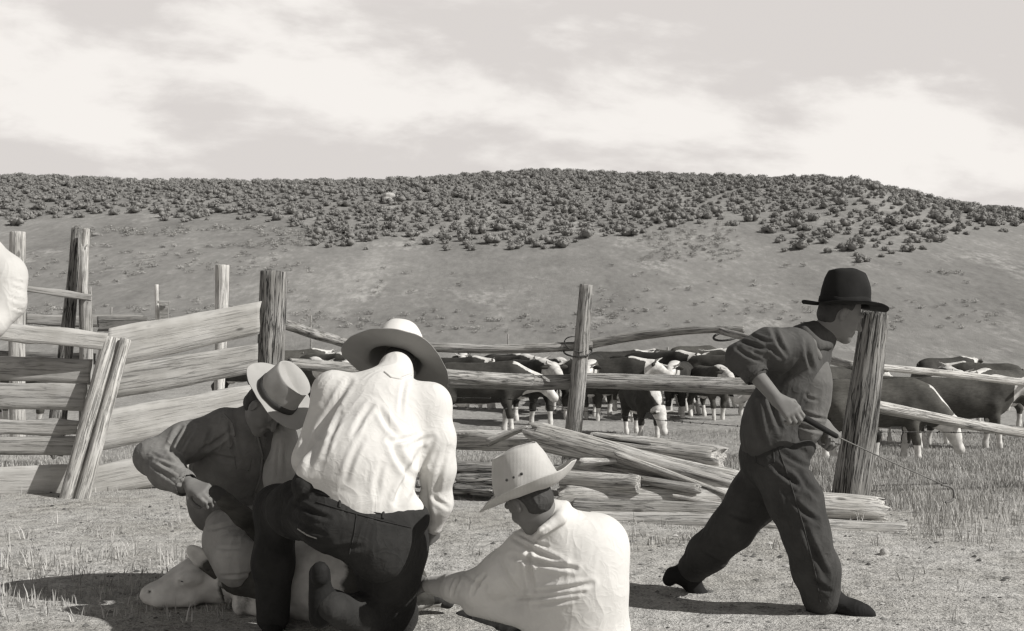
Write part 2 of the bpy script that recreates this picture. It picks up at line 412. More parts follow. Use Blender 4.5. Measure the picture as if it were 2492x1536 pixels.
i = (np.arange(ny_-1)[:, None]*nu+np.arange(nu-1)[None]).ravel()
Q = np.stack([i, i+1, i+nu+1, i+nu], 1)
def ground_mat():
    m, t, b = newmat('dry_range_ground'); g = t.nodes.new('ShaderNodeNewGeometry'); pos = g.outputs['Position']
    s = t.nodes.new('ShaderNodeSeparateXYZ'); t.links.new(pos, s.inputs[0])
    def mp(k):
        n = t.nodes.new('ShaderNodeMapping'); n.inputs['Scale'].default_value = k; t.links.new(pos, n.inputs[0]); return n.outputs[0]
    def rng_(a, b_, smooth=True):
        r = t.nodes.new('ShaderNodeMapRange'); r.inputs['From Min'].default_value = a; r.inputs['From Max'].default_value = b_
        t.links.new(s.outputs[1], r.inputs['Value']); return r.outputs[0]
    fine = noise(t, mp((70, 70, 70)), 1, 3, .7); mid = noise(t, mp((9, 9, 9)), 1, 5, .65); big = noise(t, mp((1.1, 1.1, 1.1)), 1, 4, .6)
    near = ramp(t, mth('ADD', mth('MULTIPLY', fine, .55, tree=t), mth('MULTIPLY', mid, .45, tree=t), tree=t), [(.36, .15), (.45, .36), (.52, .48), (.62, .62)])
    near = mixc(t, .7, near, ramp(t, big, [(.35, .72), (.6, (1, 1, 1, 1))]), 'MULTIPLY')
    field = ramp(t, mth('ADD', mth('MULTIPLY', noise(t, mp((14, 5, 14)), 1, 5, .7), .6, tree=t), mth('MULTIPLY', noise(t, mp((1.2, .5, 1)), 1, 4, .6), .4, tree=t), tree=t), [(.34, .2), (.5, .33), (.64, .42)])
    h1 = noise(t, mp((.09, .035, .09)), 1, 5, .55); h2 = noise(t, mp((2.3, .7, 2.3)), 1, 6, .75); h3 = noise(t, mp((.55, .16, .4)), 1, 5, .65)
    hill = ramp(t, mth('ADD', mth('MULTIPLY', h2, .38, tree=t), mth('ADD', mth('MULTIPLY', h1, .34, tree=t), mth('MULTIPLY', h3, .28, tree=t), tree=t), tree=t), [(.36, .155), (.48, .225), (.54, .255), (.64, .36)])
    # pale stony ground showing in irregular patches
    st = ramp(t, noise(t, mp((.16, .09, .16)), 1, 6, .7), [(.56, (0, 0, 0, 1)), (.66, (1, 1, 1, 1))])
    hill = mixc(t, mth('MULTIPLY', st, mth('MULTIPLY', ramp(t, h2, [(.42, (0, 0, 0, 1)), (.6, (1, 1, 1, 1))]), .6, tree=t), tree=t), hill, G(.46))
    e = mth('ADD', s.outputs[1], mth('MULTIPLY', mth('SUBTRACT', big, .5, tree=t), 5., tree=t), tree=t)
    r1 = t.nodes.new('ShaderNodeMapRange'); r1.inputs['From Min'].default_value = 8.2; r1.inputs['From Max'].default_value = 10.; t.links.new(e, r1.inputs['Value'])
    c = mixc(t, r1.outputs[0], near, field); c = mixc(t, rng_(34, 52), c, hill)
    t.links.new(c, b.inputs['Base Color']); b.inputs['Roughness'].default_value = 1; b.inputs['Specular IOR Level'].default_value = 0
    bp = t.nodes.new('ShaderNodeBump'); bp.inputs['Strength'].default_value = .8; bp.inputs['Distance'].default_value = .02
    t.links.new(mth('ADD', fine, mth('MULTIPLY', mid, 2.5, tree=t), tree=t), bp.inputs['Height']); t.links.new(bp.outputs[0], b.inputs['Normal'])
    return m
tag(link('ground', mkmesh('ground', V, Q), ground_mat()), kind='structure')

# ---------------------------------------------------------------- grass, scrub, bushes
def blades(name, n, area, hgt, wid, m, dens=None, lean=.6, seed=1, per=3):
    r = np.random.default_rng(seed)
    y0, y1 = area; yv = y0+(y1-y0)*r.random(n*3)**.8; xv = (r.random(n*3)*2-1)*(.5*yv+.6)
    keep = np.ones(n*3, bool) if dens is None else r.random(n*3) < dens(xv, yv)
    xv, yv = xv[keep][:n], yv[keep][:n]; k = len(xv)
    xb = np.repeat(xv, per)+r.normal(0, .02, k*per); yb = np.repeat(yv, per)+r.normal(0, .02, k*per)
    k *= per; zb = ground_z(xb, yb)
    H = hgt*(.4+1.1*r.random(k))*(.6+.6*np.clip(fbm(xb*.7, yb*.7, 0, 2, 41)+.5, 0, 1.3)); a = r.random(k)*6.283; la = r.random(k)*lean
    wv = wid*(.6+.8*r.random(k)); ca, sa = np.cos(a), np.sin(a)
    base = np.stack([xb, yb, zb-.004], 1); side = np.stack([ca*wv, sa*wv, 0*wv], 1); ln = np.stack([-sa*la*H, ca*la*H, H], 1)
    mid = base+ln*.55*np.array([.6, .6, 1]); tip = base+ln
    V = np.stack([base-side, base+side, mid+side*.7, mid-side*.7, tip+side*.12, tip-side*.12], 1).reshape(-1, 3)
    o = np.arange(k)[:, None]*6
    Q = np.concatenate([o+np.array([0, 1, 2, 3]), o+np.array([3, 2, 4, 5])])
    tone = np.repeat(np.clip(.5+.28*r.normal(0, 1, k)+.35*fbm(xb*.9, yb*.9, 0, 3, 55), 0, 1), 6)
    return tag(link(name, mkmesh(name, V, Q, False, tone), m), kind='stuff')
tag(blades('grass', 56000, (8.6, 21), .055, .0030, M['grass'], lambda x, y: sm(8., 10.2, y+.9*x*.22+fbm(x, y, 0, 2, 4))*(.35+.65*sm(-.3, .4, fbm(x*.6, y*.6, 0, 3, 61))), seed=3), 'pale dry pasture grass beyond the rail fence', 'grass')
tag(blades('grass_tufts', 10000, (6.6, 12.5), .070, .0024, M['grass'], lambda x, y: np.where((x > 1.3+.25*(9-y)) & (y > 6.9+.3*fbm(x*1.5, y*1.5, 0, 2, 8)) & ((x/y > .355) | (y > 8.1)), .25+.75*sm(-.25, .3, fbm(x*1.8, y*1.8, 0, 3, 12)), .02), seed=4, per=4), 'taller weedy grass right of the log pile', 'grass')
tag(blades('stubble', 22000, (4.6, 9.6), .011, .0022, M['stubble'], lambda x, y: .12+.88*sm(-.1, .45, fbm(x*1.6, y*1.6, 0, 3, 71)), lean=2.6, seed=5), 'trampled straw and short stubble on the corral floor', 'grass')
tag(blades('dry_grass_fringe', 900, (5.0, 7.2), .07, .003, M['stubble'], lambda x, y: np.where((x < -1.2) & (y < 6.6), .5, .012)+np.where((y > 6.8) & (x > .3) & (x < 1.4), .4, 0), lean=.9, seed=6, per=6), 'dry grass tufts in the foreground at lower left and before the logs', 'grass')

def bush_mesh(seed, n=190, ragged=.12, leaf=.12, core=1):
    r = np.random.default_rng(seed); V = []; Q = []; T = []
    lob = [(float(np.clip(r.normal(0, .2), -.33, .33)), float(np.clip(r.normal(0, .2), -.33, .33)), .10+.24*r.random(), .24+.16*r.random()) for _ in range(6)]
    for q in range(n):
        lx, ly, lz, lr = lob[q % 6]
        d = r.normal(0, 1, 3); d[2] = abs(d[2])*.9-.2; d /= np.linalg.norm(d)
        p = np.array((lx, ly, lz))+d*lr*(1-ragged*r.random()); p[2] = max(p[2]*1.05, .02)
        dn_ = d+.55*r.normal(0, 1, 3); a = np.cross(dn_, r.normal(0, 1, 3)); a /= np.linalg.norm(a); b = np.cross(dn_, a); b /= np.linalg.norm(b)
        s = leaf*(.5+.8*r.random()); o = len(V)
        V += [p-a*s*.5, p+b*s*.45, p+a*s*.5, p-b*s*.4]; Q.append((o, o+1, o+2, o+3)); T += [r.random()]*4
    for q in range(6 if core else 0):
        lx, ly, lz, lr = lob[q]; o = len(V)
        for i_ in range(5):
            ph = math.pi*(i_/4)*.98+.01
            for j in range(7): th = j*2*math.pi/7+i_*.4; R_ = lr*(.55+.38*r.random()); V.append((lx+R_*math.sin(ph)*math.cos(th), ly+R_*math.sin(ph)*math.sin(th), max(lz+R_*math.cos(ph)*.95, -.05))); T.append(.25+.3*r.random())
        for i_ in range(4):
            for j in range(7): k = (j+1) % 7; Q.append((o+i_*7+j, o+(i_+1)*7+j, o+(i_+1)*7+k, o+i_*7+k))
    # woody stems
    for q in range(6):
        lx, ly, lz, lr = lob[q]; o = len(V)
        V += [(-.02, 0, -.1), (.02, 0, -.1), (lx+.01, ly, lz), (lx-.01, ly, lz)]; Q.append((o, o+1, o+2, o+3)); T += [0]*4
    return np.array(V), np.array(Q), np.array(T)
protos = [bush_mesh(100+i) for i in range(5)]
BR = np.array([(-200, 540), (0, 545), (200, 520), (330, 512), (450, 535), (560, 520), (700, 545), (800, 600), (900, 590), (1000, 585), (1150, 608), (1350, 602), (1450, 585), (1550, 560),
               (1700, 545), (1790, 530), (1850, 545), (1880, 580), (1980, 618), (2100, 632), (2260, 622), (2300, 580), (2350, 552), (2467, 560), (2700, 590)], float)
r = np.random.default_rng(11)
nB = 40000; by = 70+105*np.sqrt(r.random(nB)); bx = (r.random(nB)*2-1)*by*.52
bz = ground_z(bx, by); brow = HOR-(bz-CH)/by*F; bpx = CX+F*bx/by
lim = np.interp(bpx, BR[:, 0], BR[:, 1])+22*fbm(bpx*.014, by*0, 0, 3, 81)
dn = .03+.97*sm(-10, 12, lim-brow)
bald = fbm(bpx*.006, brow*.02, 0, 2, 91)
dn *= np.where(bald > .4, .35, 1.)*(.55+.45*sm(-.4, .1, fbm(bpx*.02, brow*.08, 0, 2, 95)))
keep = (r.random(nB) < dn) & (brow < lim+18) & (by < 175)
bx, by, bz, brow = bx[keep], by[keep], bz[keep], brow[keep]
# thin out: no two bushes closer than a body width
cell = {}; sel = []
bs = (.30+.62*r.random(len(bx))**1.9)
for i in range(len(bx)):
    c = (int(bx[i]//1.5), int(by[i]//1.5)); ok = True
    for a in (-1, 0, 1):
        for b_ in (-1, 0, 1):
            for j in cell.get((c[0]+a, c[1]+b_), ()):
                if (bx[i]-bx[j])**2+(by[i]-by[j])**2 < (1.05*(bs[i]+bs[j])*.95)**2: ok = False
    if ok: cell.setdefault(c, []).append(i); sel.append(i)
sel = np.array(sel); bx, by, bz, bs = bx[sel], by[sel], bz[sel], bs[sel]
order = np.argsort(-(bs/by)); nI = 290; print('bushes', len(bx))
pm = [mkmesh('sagebrush', *p[:2], False, p[2]) for p in protos]
for i in order[:nI]:
    k = r.integers(5); o = link('sagebrush', pm[k], M['sage']); o.location = (bx[i], by[i], bz[i]); o.rotation_euler = (0, 0, r.random()*6.28)
    s = bs[i]*1.5; o.scale = (s*1.1, s*1.1, s*.92)
    tag(o, 'dark rounded sagebrush on the lower edge of the brushy hillside', 'shrub', 'larger sagebrush bushes on the hillside')
Vs = []; Qs = []; Ts = []; off = 0
def put(pr, x, y, z, s, sz, tshift=0):
    global off
    a = r.random()*6.28; c_, s_ = math.cos(a), math.sin(a); v = pr[0]
    Vs.append(np.stack([x+s*(v[:, 0]*c_-v[:, 1]*s_), y+s*(v[:, 0]*s_+v[:, 1]*c_), z+sz*v[:, 2]], 1)); Qs.append(pr[1]+off); Ts.append(pr[2]*.6+.4*r.random()+tshift); off += len(v)
for i in order[nI:]: put(protos[r.integers(5)], bx[i], by[i], bz[i], bs[i]*1.5, bs[i]*1.35)
o = link('far_sagebrush', mkmesh('far_sagebrush', np.concatenate(Vs), np.concatenate(Qs), False, np.concatenate(Ts)), M['sage'])
tag(o, 'thick cover of sagebrush over the upper hillside and crest', 'brush', kind='stuff')
# pale low scrub and stones on the open slope and along the foot of the hill
Vs = []; Qs = []; Ts = []; off = 0
small = [bush_mesh(200+i, 80, .4, .13, 0) for i in range(4)]
for n_, px0, px1, r0, r1, dark in ((300, 180, 760, 555, 605, 0), (130, 60, 700, 600, 700, 0), (160, 1560, 1800, 545, 640, 0), (140, 700, 1500, 760, 815, .0), (130, 0, 640, 745, 800, 0), (110, 1400, 2460, 740, 810, 0), (160, 300, 2400, 640, 790, 0)):
    for q in range(n_):
        px = px0+(px1-px0)*r.random(); row = r0+(r1-r0)*r.random()
        # walk the slope until this bearing's sight line meets it
        dd = np.linspace(44, 170, 260); zz = ground_z((px-CX)/F*dd, dd); rr = HOR-(zz-CH)/dd*F
        j = np.argmax(rr < row)
        if rr[j] >= row: continue
        d = dd[j]; x = (px-CX)/F*d; s = (.22+.3*r.random())*(d/75)
        if fbm(np.array([x*.12]), np.array([d*.12]), 0, 2, 5)[0] < -.25: continue
        put(small[r.integers(4)], x, d, zz[j], s*1.3, s*.95)
o = link('pale_scrub', mkmesh('pale_scrub', np.concatenate(Vs), np.concatenate(Qs), False, np.clip(np.concatenate(Ts)+.1, 0, 1)), M['palesage'])
tag(o, 'low pale scrub and tussocks scattered over the open slope', 'scrub', kind='stuff')
def clods():
    r = np.random.default_rng(77); n = 5200; y = 4.7+4.6*r.random(n)**.8; x = (r.random(n)*2-1)*(.48*y+.3); k = r.random(n) < .25+.75*sm(-.1, .4, fbm(x*2, y*2, 0, 3, 15)); x, y = x[k], y[k]
    n = len(x); s = .004+.013*r.random(n)**4; z = ground_z(x, y)
    o8 = np.array([(1, 0, 0), (0, 1, 0), (-1, 0, 0), (0, -1, 0), (0, 0, 1), (0, 0, -1)], float)
    V = (np.stack([x, y, z+s*.2], 1)[:, None]+(o8[None]*(.6+.7*r.random((n, 6, 1))))*s[:, None, None]*np.array((1.3, 1.3, .7))).reshape(-1, 3)
    f = np.array([(4, 0, 1, 1), (4, 1, 2, 2), (4, 2, 3, 3), (4, 3, 0, 0)]); f = f[:, :3]
    Fc = (np.arange(n)[:, None, None]*6+f[None]).reshape(-1, 3)
    m, t, b_ = newmat('dry_clods'); at = t.nodes.new('ShaderNodeAttribute'); at.attribute_name = 'tone'; t.links.new(ramp(t, at.outputs['Fac'], [(0, .06), (.6, .22), (1, .5)]), b_.inputs['Base Color'])
    tag(link('dirt_clods', mkmesh('dirt_clods', V, Fc, False, np.repeat(r.random(n), 6)), m), 'small clods and droppings strewn over the trampled ground', 'dirt', kind='stuff')
clods()
def stone(name, x, y, s, label, grp=None, m='wood_pale'):
    S = Sdf()
    for q in range(4): S.ell(r.normal(0, .25, 3)*s+np.array((0, 0, s*.15)), np.array((.5, .4, .28))*s*(.7+.5*r.random()), k=.1*s)
    o = sobj(name, S, s/9, M[m], wr=.05*s, ws=5/s); o.location = (x, y, gnd(x, y)-.05*s); tag(o, label, 'rock', grp); return o
M['stone'] = cloth('pale_stone', .4, .25, blot=3, bst=.6)
stone('rock', 57.0*(945-CX)/F*2.05, 57*2.05, 1.1, 'pale outcrop rock among the brush left of centre on the hill', m='stone')
stone('small_stone', *(P(2150, 1352, 6.55)[:2]), .05, 'small pale stone lying on the bare ground at lower right', m='stone')

# ---------------------------------------------------------------- timber
def frame(a, b):
    a, b = Vector(a), Vector(b); z = (b-a).normalized()
    q = z.to_track_quat('Z', 'Y'); return Matrix.Translation(a) @ q.to_matrix().to_4x4(), (b-a).length
def log(name, a, b, ra, rb, m, parent=None, bend=(0, 0), rough=.08, seg=26, nn=18, split=0., flat=1., seed=None, ragged=.0, twist=0):
    """a round timber: uneven girth, checks running along it, sawn or broken ends"""
    seed = int(r.integers(1000)) if seed is None else seed
    Mx, Ln = frame(a, b); t = np.linspace(0, 1, seg); th = np.linspace(0, 2*math.pi, nn, endpoint=False)
    T, TH = np.meshgrid(t, th, indexing='ij')
    R = ra+(rb-ra)*T; zc = T*Ln
    wob = 1+rough*fbm(np.cos(TH)*1.3+7, np.sin(TH)*1.3, zc*1.2/.6, 3, seed)+rough*.6*vn(np.cos(TH)*3, np.sin(TH)*3, zc*.8, seed+9)
    if split: wob = wob-split*np.exp(-((((TH-4.1+.25*vn(zc*2, zc*0, 0, seed)+math.pi) % (2*math.pi))-math.pi)/.13)**2)-split*.6*np.exp(-((((TH-5.4+.2*vn(zc*2, zc*0+3, 0, seed)+math.pi) % (2*math.pi))-math.pi)/.09)**2)
    R = R*wob; zz = zc+0
    if ragged:
        zz[-1] += ragged*R[-1]*1.2*vn(np.cos(th)*2.5, np.sin(th)*2.5, 0, seed+4); zz[0] += ragged*R[0]*1.2*vn(np.cos(th)*2.5, np.sin(th)*2.5, 5, seed+4)
        R[-1] *= 1-.12*ragged; R[0] *= 1-.12*ragged
    bx_ = bend[0]*np.sin(T*math.pi)+.25*ra*vn(zc*1.1, zc*0, 0, seed+2); by_ = bend[1]*np.sin(T*math.pi)+.25*ra*vn(zc*1.1, zc*0+9, 0, seed+3)
    V = np.stack([bx_+R*np.cos(TH), by_+R*np.sin(TH)*flat, zz], -1).reshape(-1, 3)
    rim0 = V[:nn]*np.array([.97, .97, 1])+np.array((0, 0, -.006)); rim1 = V[-nn:].copy(); c1 = rim1.mean(0); rim1 = c1+(rim1-c1)*np.array([.95, .95, 1])+np.array((0, 0, .006))
    nV = len(V); V = np.concatenate([V, rim0, rim1, [rim0.mean(0)-(0, 0, .003)], [rim1.mean(0)+(0, 0, .003)]])
    Qs_ = []
    for i_ in range(seg-1):
        for j in range(nn): k = (j+1) % nn; Qs_.append((i_*nn+j, i_*nn+k, (i_+1)*nn+k, (i_+1)*nn+j))
    for j in range(nn):
        k = (j+1) % nn
        Qs_.append((nV+k, j+0, j+0, nV+j) if 0 else (nV+j, nV+k, k, j)); Qs_.append(((seg-1)*nn+j, (seg-1)*nn+k, nV+nn+k, nV+nn+j))
    for j in range(0, nn, 2):
        Qs_.append((nV+(j+2) % nn, nV+j+1, nV+j, nV+2*nn)); Qs_.append((nV+nn+j, nV+nn+j+1, nV+nn+(j+2) % nn, nV+2*nn+1))
    me = mkmesh(name, V, Qs_)
    o = link(name, me, m, None, Mx)
    if parent: o.parent = parent; o.matrix_parent_inverse = Matrix.Translation(parent.location).inverted()
    return o
def board(name, TL, TR, BL, BR_, m, parent=None, th=.035, wav=.006, seed=None):
    """a sawn plank between four corners, edges worn uneven"""
    seed = int(r.integers(1000)) if seed is None else seed
    TL, TR, BL, BR_ = [np.array(q, float) for q in (TL, TR, BL, BR_)]
    ex = ((TR-TL)+(BR_-BL))/2; ex /= np.linalg.norm(ex); n = np.cross(ex, TL-BL); n /= np.linalg.norm(n); ez = np.cross(n, ex); ez *= np.sign(ez @ (TL-BL))
    if n[1] > 0: n = -n
    nx, nz = 36, 5; V = []
    def pt(i, j): a = TL+(TR-TL)*i; b_ = BL+(BR_-BL)*i; return b_+(a-b_)*j
    for s_ in (0, 1):
        for i_ in range(nx):
            for j in range(nz):
                u_, v_ = i_/(nx-1), j/(nz-1); p = pt(u_, v_)
                loc = np.array([(p-BL) @ ex, (p-BL) @ n, (p-BL) @ ez])
                e = (abs(v_-.5)*2)**2
                loc[2] += e*np.sign(v_-.5)*wav*1.6*float(fbm(loc[0]*3.5, seed+v_, 0, 3, seed))
                loc[1] += wav*float(vn(loc[0]*1.3, seed*.7, 0, seed+1))-s_*th
                if i_ in (0, nx-1): loc[0] += .012*float(vn(v_*4, seed, 0, 5))
                V.append(loc)
    Qs_ = []; K = nx*nz
    for i_ in range(nx-1):
        for j in range(nz-1):
            a = i_*nz+j; Qs_.append((a, a+nz, a+nz+1, a+1)); Qs_.append((K+a, K+a+1, K+a+nz+1, K+a+nz))
        a = i_*nz; Qs_.append((a, K+a, K+a+nz, a+nz)); a += nz-1; Qs_.append((a, a+nz, K+a+nz, K+a))
    for j in range(nz-1):
        a = j; Qs_.append((a, a+1, K+a+1, K+a)); a = (nx-1)*nz+j; Qs_.append((a, K+a, K+a+1, a+1))
    Mx = Matrix([[ex[0], n[0], ez[0], BL[0]], [ex[1], n[1], ez[1], BL[1]], [ex[2], n[2], ez[2], BL[2]], [0, 0, 0, 1]])
    me = mkmesh(name, V, Qs_, False)
    if Mx.to_3x3().determinant() < 0: pass
    bm = bmesh.new(); bm.from_mesh(me); bmesh.ops.recalc_face_normals(bm, faces=bm.faces); bm.to_mesh(me); bm.free()
    o = link(name, me, m, None, Mx)
    if parent: o.parent = parent; o.matrix_parent_inverse = Matrix.Translation(parent.location).inverted()
    return o
def pxlog(name, a, b, wa, wb, m, parent=None, **k):
    """log given by the sight lines and distances of its two ends, girths in photo pixels there"""
    return log(name, P(*a), P(*b), wa/2*a[2]/F, wb/2*b[2]/F, M[m], parent, **k)
def wire(name, pts, rad, m, parent=None, sub=8, barbs=0):
    pts = [np.array(p, float) for p in pts]; V = []; Qs_ = []
    # Catmull-Rom through the points
    S_ = []
    for i_ in range(len(pts)-1):
        p0 = pts[max(i_-1, 0)]; p1 = pts[i_]; p2 = pts[i_+1]; p3 = pts[min(i_+2, len(pts)-1)]
        for q in range(sub): t = q/sub; S_.append(.5*((2*p1)+(-p0+p2)*t+(2*p0-5*p1+4*p2-p3)*t*t+(-p0+3*p1-3*p2+p3)*t**3))
    S_.append(pts[-1]); S_ = np.array(S_); nn = 6
    rads = rad if np.ndim(rad) else [rad]*len(S_); rads = np.interp(np.linspace(0, 1, len(S_)), np.linspace(0, 1, len(rads)), rads)
    for i_ in range(len(S_)):
        d = S_[min(i_+1, len(S_)-1)]-S_[max(i_-1, 0)]; d /= np.linalg.norm(d)+1e-9
        a = np.cross(d, (0, 0, 1) if abs(d[2]) < .9 else (1, 0, 0)); a /= np.linalg.norm(a); b_ = np.cross(d, a)
        for j in range(nn): V.append(S_[i_]+rads[i_]*(a*math.cos(j*2*math.pi/nn)+b_*math.sin(j*2*math.pi/nn)))
        if i_:
            for j in range(nn): k = (j+1) % nn; Qs_.append(((i_-1)*nn+j, (i_-1)*nn+k, i_*nn+k, i_*nn+j))
    if barbs:
        for q in np.linspace(.05, .95, barbs):
            c = S_[int(q*(len(S_)-1))]
            for s_ in range(2):
                d = r.normal(0, 1, 3); d /= np.linalg.norm(d); d *= .014; e = np.cross(d, (0, 1, 0)); e *= rad/(np.linalg.norm(e)+1e-9); o_ = len(V)
                V += [c-d-e, c-d+e, c+d+e, c+d-e]; Qs_.append((o_, o_+1, o_+2, o_+3))
    o = link(name, mkmesh(name, V, Qs_), m)
    if parent: o.parent = parent; o.matrix_parent_inverse = Matrix.Translation(parent.location).inverted()
    return o

# ---- sagging plank fence on the left
b0 = P(175, 1215, 8.8); PF = thing('plank_fence', 'grey plank fence with sagging boards and a leaning pale post, left of the kneeling men', 'fence', (b0[0], b0[1], gnd(b0[0], b0[1])))
pxlog('post', (158, 1232, 8.72), (276, 826, 9.05), 50, 50, 'wood_pale', PF, split=.16, nn=30, seg=30, rough=.05, seed=2)
pxlog('post', (200, 1224, 8.70), (309, 828, 9.0), 34, 26, 'wood_pale', PF, split=.1, nn=24, seg=30, rough=.06, seed=5)
def pb(tl, tr, bl, br, m, d0, d1, **k): return board('board', P(*tl, d0), P(*tr, d1), P(*bl, d0), P(*br, d1), M[m], PF, **k)
pb((262, 799), (634, 734), (262, 897), (634, 813), 'board_pale', 9.10, 9.62, seed=3)
pb((262, 893), (630, 835), (262, 972), (630, 908), 'board', 9.07, 9.62, seed=4)
pb((225, 1006), (628, 936), (225, 1100), (628, 1018), 'board_pale', 9.05, 9.62, seed=8, wav=.012)
pb((205, 1142), (628, 1050), (205, 1216), (628, 1136), 'board_pale', 9.02, 9.60, seed=9)
pb((-60, 776), (262, 812), (-60, 822), (262, 856), 'board_pale', 8.6, 8.98, seed=10, wav=.016)
pb((-60, 864), (222, 874), (-60, 926), (219, 936), 'board', 8.85, 9.04, seed=11, wav=.01)
pb((-60, 929), (210, 935), (-60, 996), (206, 1000), 'board', 8.85, 9.03, seed=12)
pb((-60, 1018), (192, 1024), (-60, 1060), (184, 1061), 'board', 8.85, 9.03, seed=13, wav=.018)
pb((-60, 1064), (186, 1063), (-60, 1106), (176, 1108), 'board', 8.85, 9.03, seed=14)
pb((-60, 1140), (172, 1132), (-60, 1214), (150, 1212), 'board_pale', 8.85, 9.02, seed=15)
# ---- corral behind it
b0 = P(185, 1075, 11.5); CF = thing('corral_fence', 'old corral fence of split posts and grey rails at far left behind the planks', 'fence', (b0[0], b0[1], gnd(b0[0], b0[1])))
pxlog('post', (132, 1105, 11.6), (186, 558, 11.6), 46, 22, 'wood_dark', CF, split=.1, seed=21, ragged=.4)
pxlog('post', (206, 1105, 11.5), (206, 700, 11.5), 34, 30, 'wood_grey', CF, seed=22)
pxlog('post', (199, 726, 11.48), (211, 558, 11.5), 24, 16, 'wood_bright', CF, seed=27)
pxlog('slab', (207, 720, 11.42), (206, 606, 11.42), 26, 32, 'wood_pale', CF, rough=.35, seed=23, flat=.5, ragged=1.)
pxlog('post', (42, 1100, 11.0), (42, 566, 11.0), 38, 36, 'wood_pale', CF, seed=24, split=.1)
pxlog('post', (530, 1000, 12.3), (539, 646, 12.3), 24, 34, 'wood_bright', CF, seed=25, split=.14)
def cbd(tl, tr, bl, br, m, d0, d1, **k): return board('rail', P(*tl, d0), P(*tr, d1), P(*bl, d0), P(*br, d1), M[m], CF, **k)
cbd((-80, 676), (224, 716), (-80, 690), (222, 733), 'board', 10.9, 11.3, seed=31)
cbd((60, 764), (345, 768), (60, 790), (345, 800), 'board', 11.9, 12.1, seed=32, wav=.01)
cbd((238, 770), (360, 770), (238, 808), (360, 806), 'board_dark', 11.85, 11.95, seed=33)
cbd((-80, 852), (230, 860), (-80, 880), (230, 888), 'board_dark', 11.9, 12.1, seed=34)
b0 = P(382, 800, 34); t = thing('marker_post', 'small pale post with a short crosspiece standing in the brush behind the plank fence', 'post', (b0[0], b0[1], gnd(b0[0], b0[1])))
pxlog('post', (382, 850, 34), (382, 693, 34), 9, 9, 'wood_bright', t, seed=41)
board('crosspiece', P(383, 732, 33.8), P(413, 732, 33.8), P(383, 738, 33.8), P(413, 738, 33.8), M['board_pale'], t, seed=42)
board('panel', P(388, 738, 33.9), P(410, 738, 33.9), P(388, 800, 33.9), P(410, 800, 33.9), M['board'], t, seed=43)
for (px, r0, r1, d, lb) in ((272, 748, 800, 44, 'thin far fence post seen above the grey corral rail at left'), (757, 768, 850, 44, 'thin far fence post just right of the tall square post'), (1236, 814, 860, 46, 'thin far fence post behind the rail right of the white hat'), (1625, 845, 880, 46, 'thin far fence post above the cattle right of the centre post')):
    z0 = gnd((px-CX)/F*d, d); o = log('fence_post', ((px-CX)/F*d, d, z0-.1), P(px, r0, d), .04, .035, M['wood_grey'], None); tag(o, lb, 'post', 'far fence posts at the foot of the hill')

# ---- rail fence across the picture
b0 = P(1400, 1090, 12.4); RF = thing('rail_fence', 'weathered pole rail fence with three tall posts and wire, between the corral and the cattle', 'fence', (b0[0], b0[1], gnd(b0[0], b0[1])))
p = P(655, 1180, 9.7); pxlog('post', (648, 1188, 9.7), (673, 663, 9.75), 68, 65, 'wood_dark', RF, split=.08, nn=36, seg=40, rough=.03, seed=51)
pxlog('post', (1384, 1130, 12.3), (1424, 694, 12.3), 44, 33, 'wood_grey', RF, split=.2, nn=34, seg=40, rough=.1, seed=52)
pxlog('post', (2062, 1262, 8.25), (2129, 762, 8.4), 92, 66, 'wood_dark', RF, split=.12, nn=40, seg=44, rough=.06, seed=53, ragged=.3)
pxlog('rail', (690, 786, 9.9), (856, 842, 12.2), 26, 24, 'wood_grey', RF, split=.2, seed=54)
pxlog('rail', (840, 838, 12.25), (1440, 842, 12.35), 24, 22, 'wood_grey', RF, split=.15, seed=55, bend=(0, -.04), seg=40)
pxlog('rail', (1400, 846, 12.5), (1810, 803, 11.6), 26, 17, 'wood_grey', RF, split=.15, seed=56, bend=(0, .07), seg=40)
pxlog('rail', (1752, 806, 11.7), (2075, 892, 8.6), 17, 22, 'wood_grey', RF, seed=57)
pxlog('rail', (705, 884, 9.95), (1290, 928, 12.35), 26, 34, 'wood_grey', RF, seed=58, seg=40)
pxlog('rail', (1092, 926, 12.05), (1398, 929, 12.5), 38, 38, 'wood_grey', RF, seed=59, rough=.12)
pxlog('rail', (1392, 929, 12.6), (1870, 937, 12.5), 38, 42, 'wood_grey', RF, seed=60, rough=.12, seg=40, ragged=.5)
pxlog('rail', (2100, 888, 8.5), (2640, 948, 9.2), 17, 19, 'wood_bright', RF, seed=61, seg=40)
pxlog('rail', (2098, 984, 8.5), (2640, 1082, 9.2), 30, 24, 'wood_pale', RF, seed=62, seg=40, rough=.2, split=.1)
def ring(c, rx, rz, d, tilt=0):
    pts = []
    for q in range(25):
        a = q/24*2*math.pi; pts.append(P(c[0]+rx*math.cos(a)*math.cos(tilt)-rz*math.sin(a)*math.sin(tilt), c[1]+rx*math.cos(a)*math.sin(tilt)+rz*math.sin(a), d-.13*math.sin(a)))
    return pts
wire('wire_loop', ring((1406, 855), 34, 13, 12.32, .0), .010, M['iron'], RF, 3)
wire('wire_loop', ring((1404, 838), 31, 17, 12.32, .25), .006, M['iron'], RF, 3)
wire('wire_loop', ring((1768, 818), 32, 10, 11.7, -.15), .012, M['iron'], RF, 3)
wire('barbed_wire', [P(1085, 968, 12.4), P(1240, 972, 12.5), P(1390, 996, 12.3), P(1560, 1018, 12), P(1700, 1030, 11), P(1840, 1040, 10), P(2075, 1050, 8.5), P(2300, 1052, 8.8), P(2560, 1058, 9.1)], .003, M['iron'], RF, 14, 46)
wire('barbed_wire', [P(1085, 990, 12.4), P(1380, 1000, 12.3)], .0025, M['iron'], RF, 14, 14)

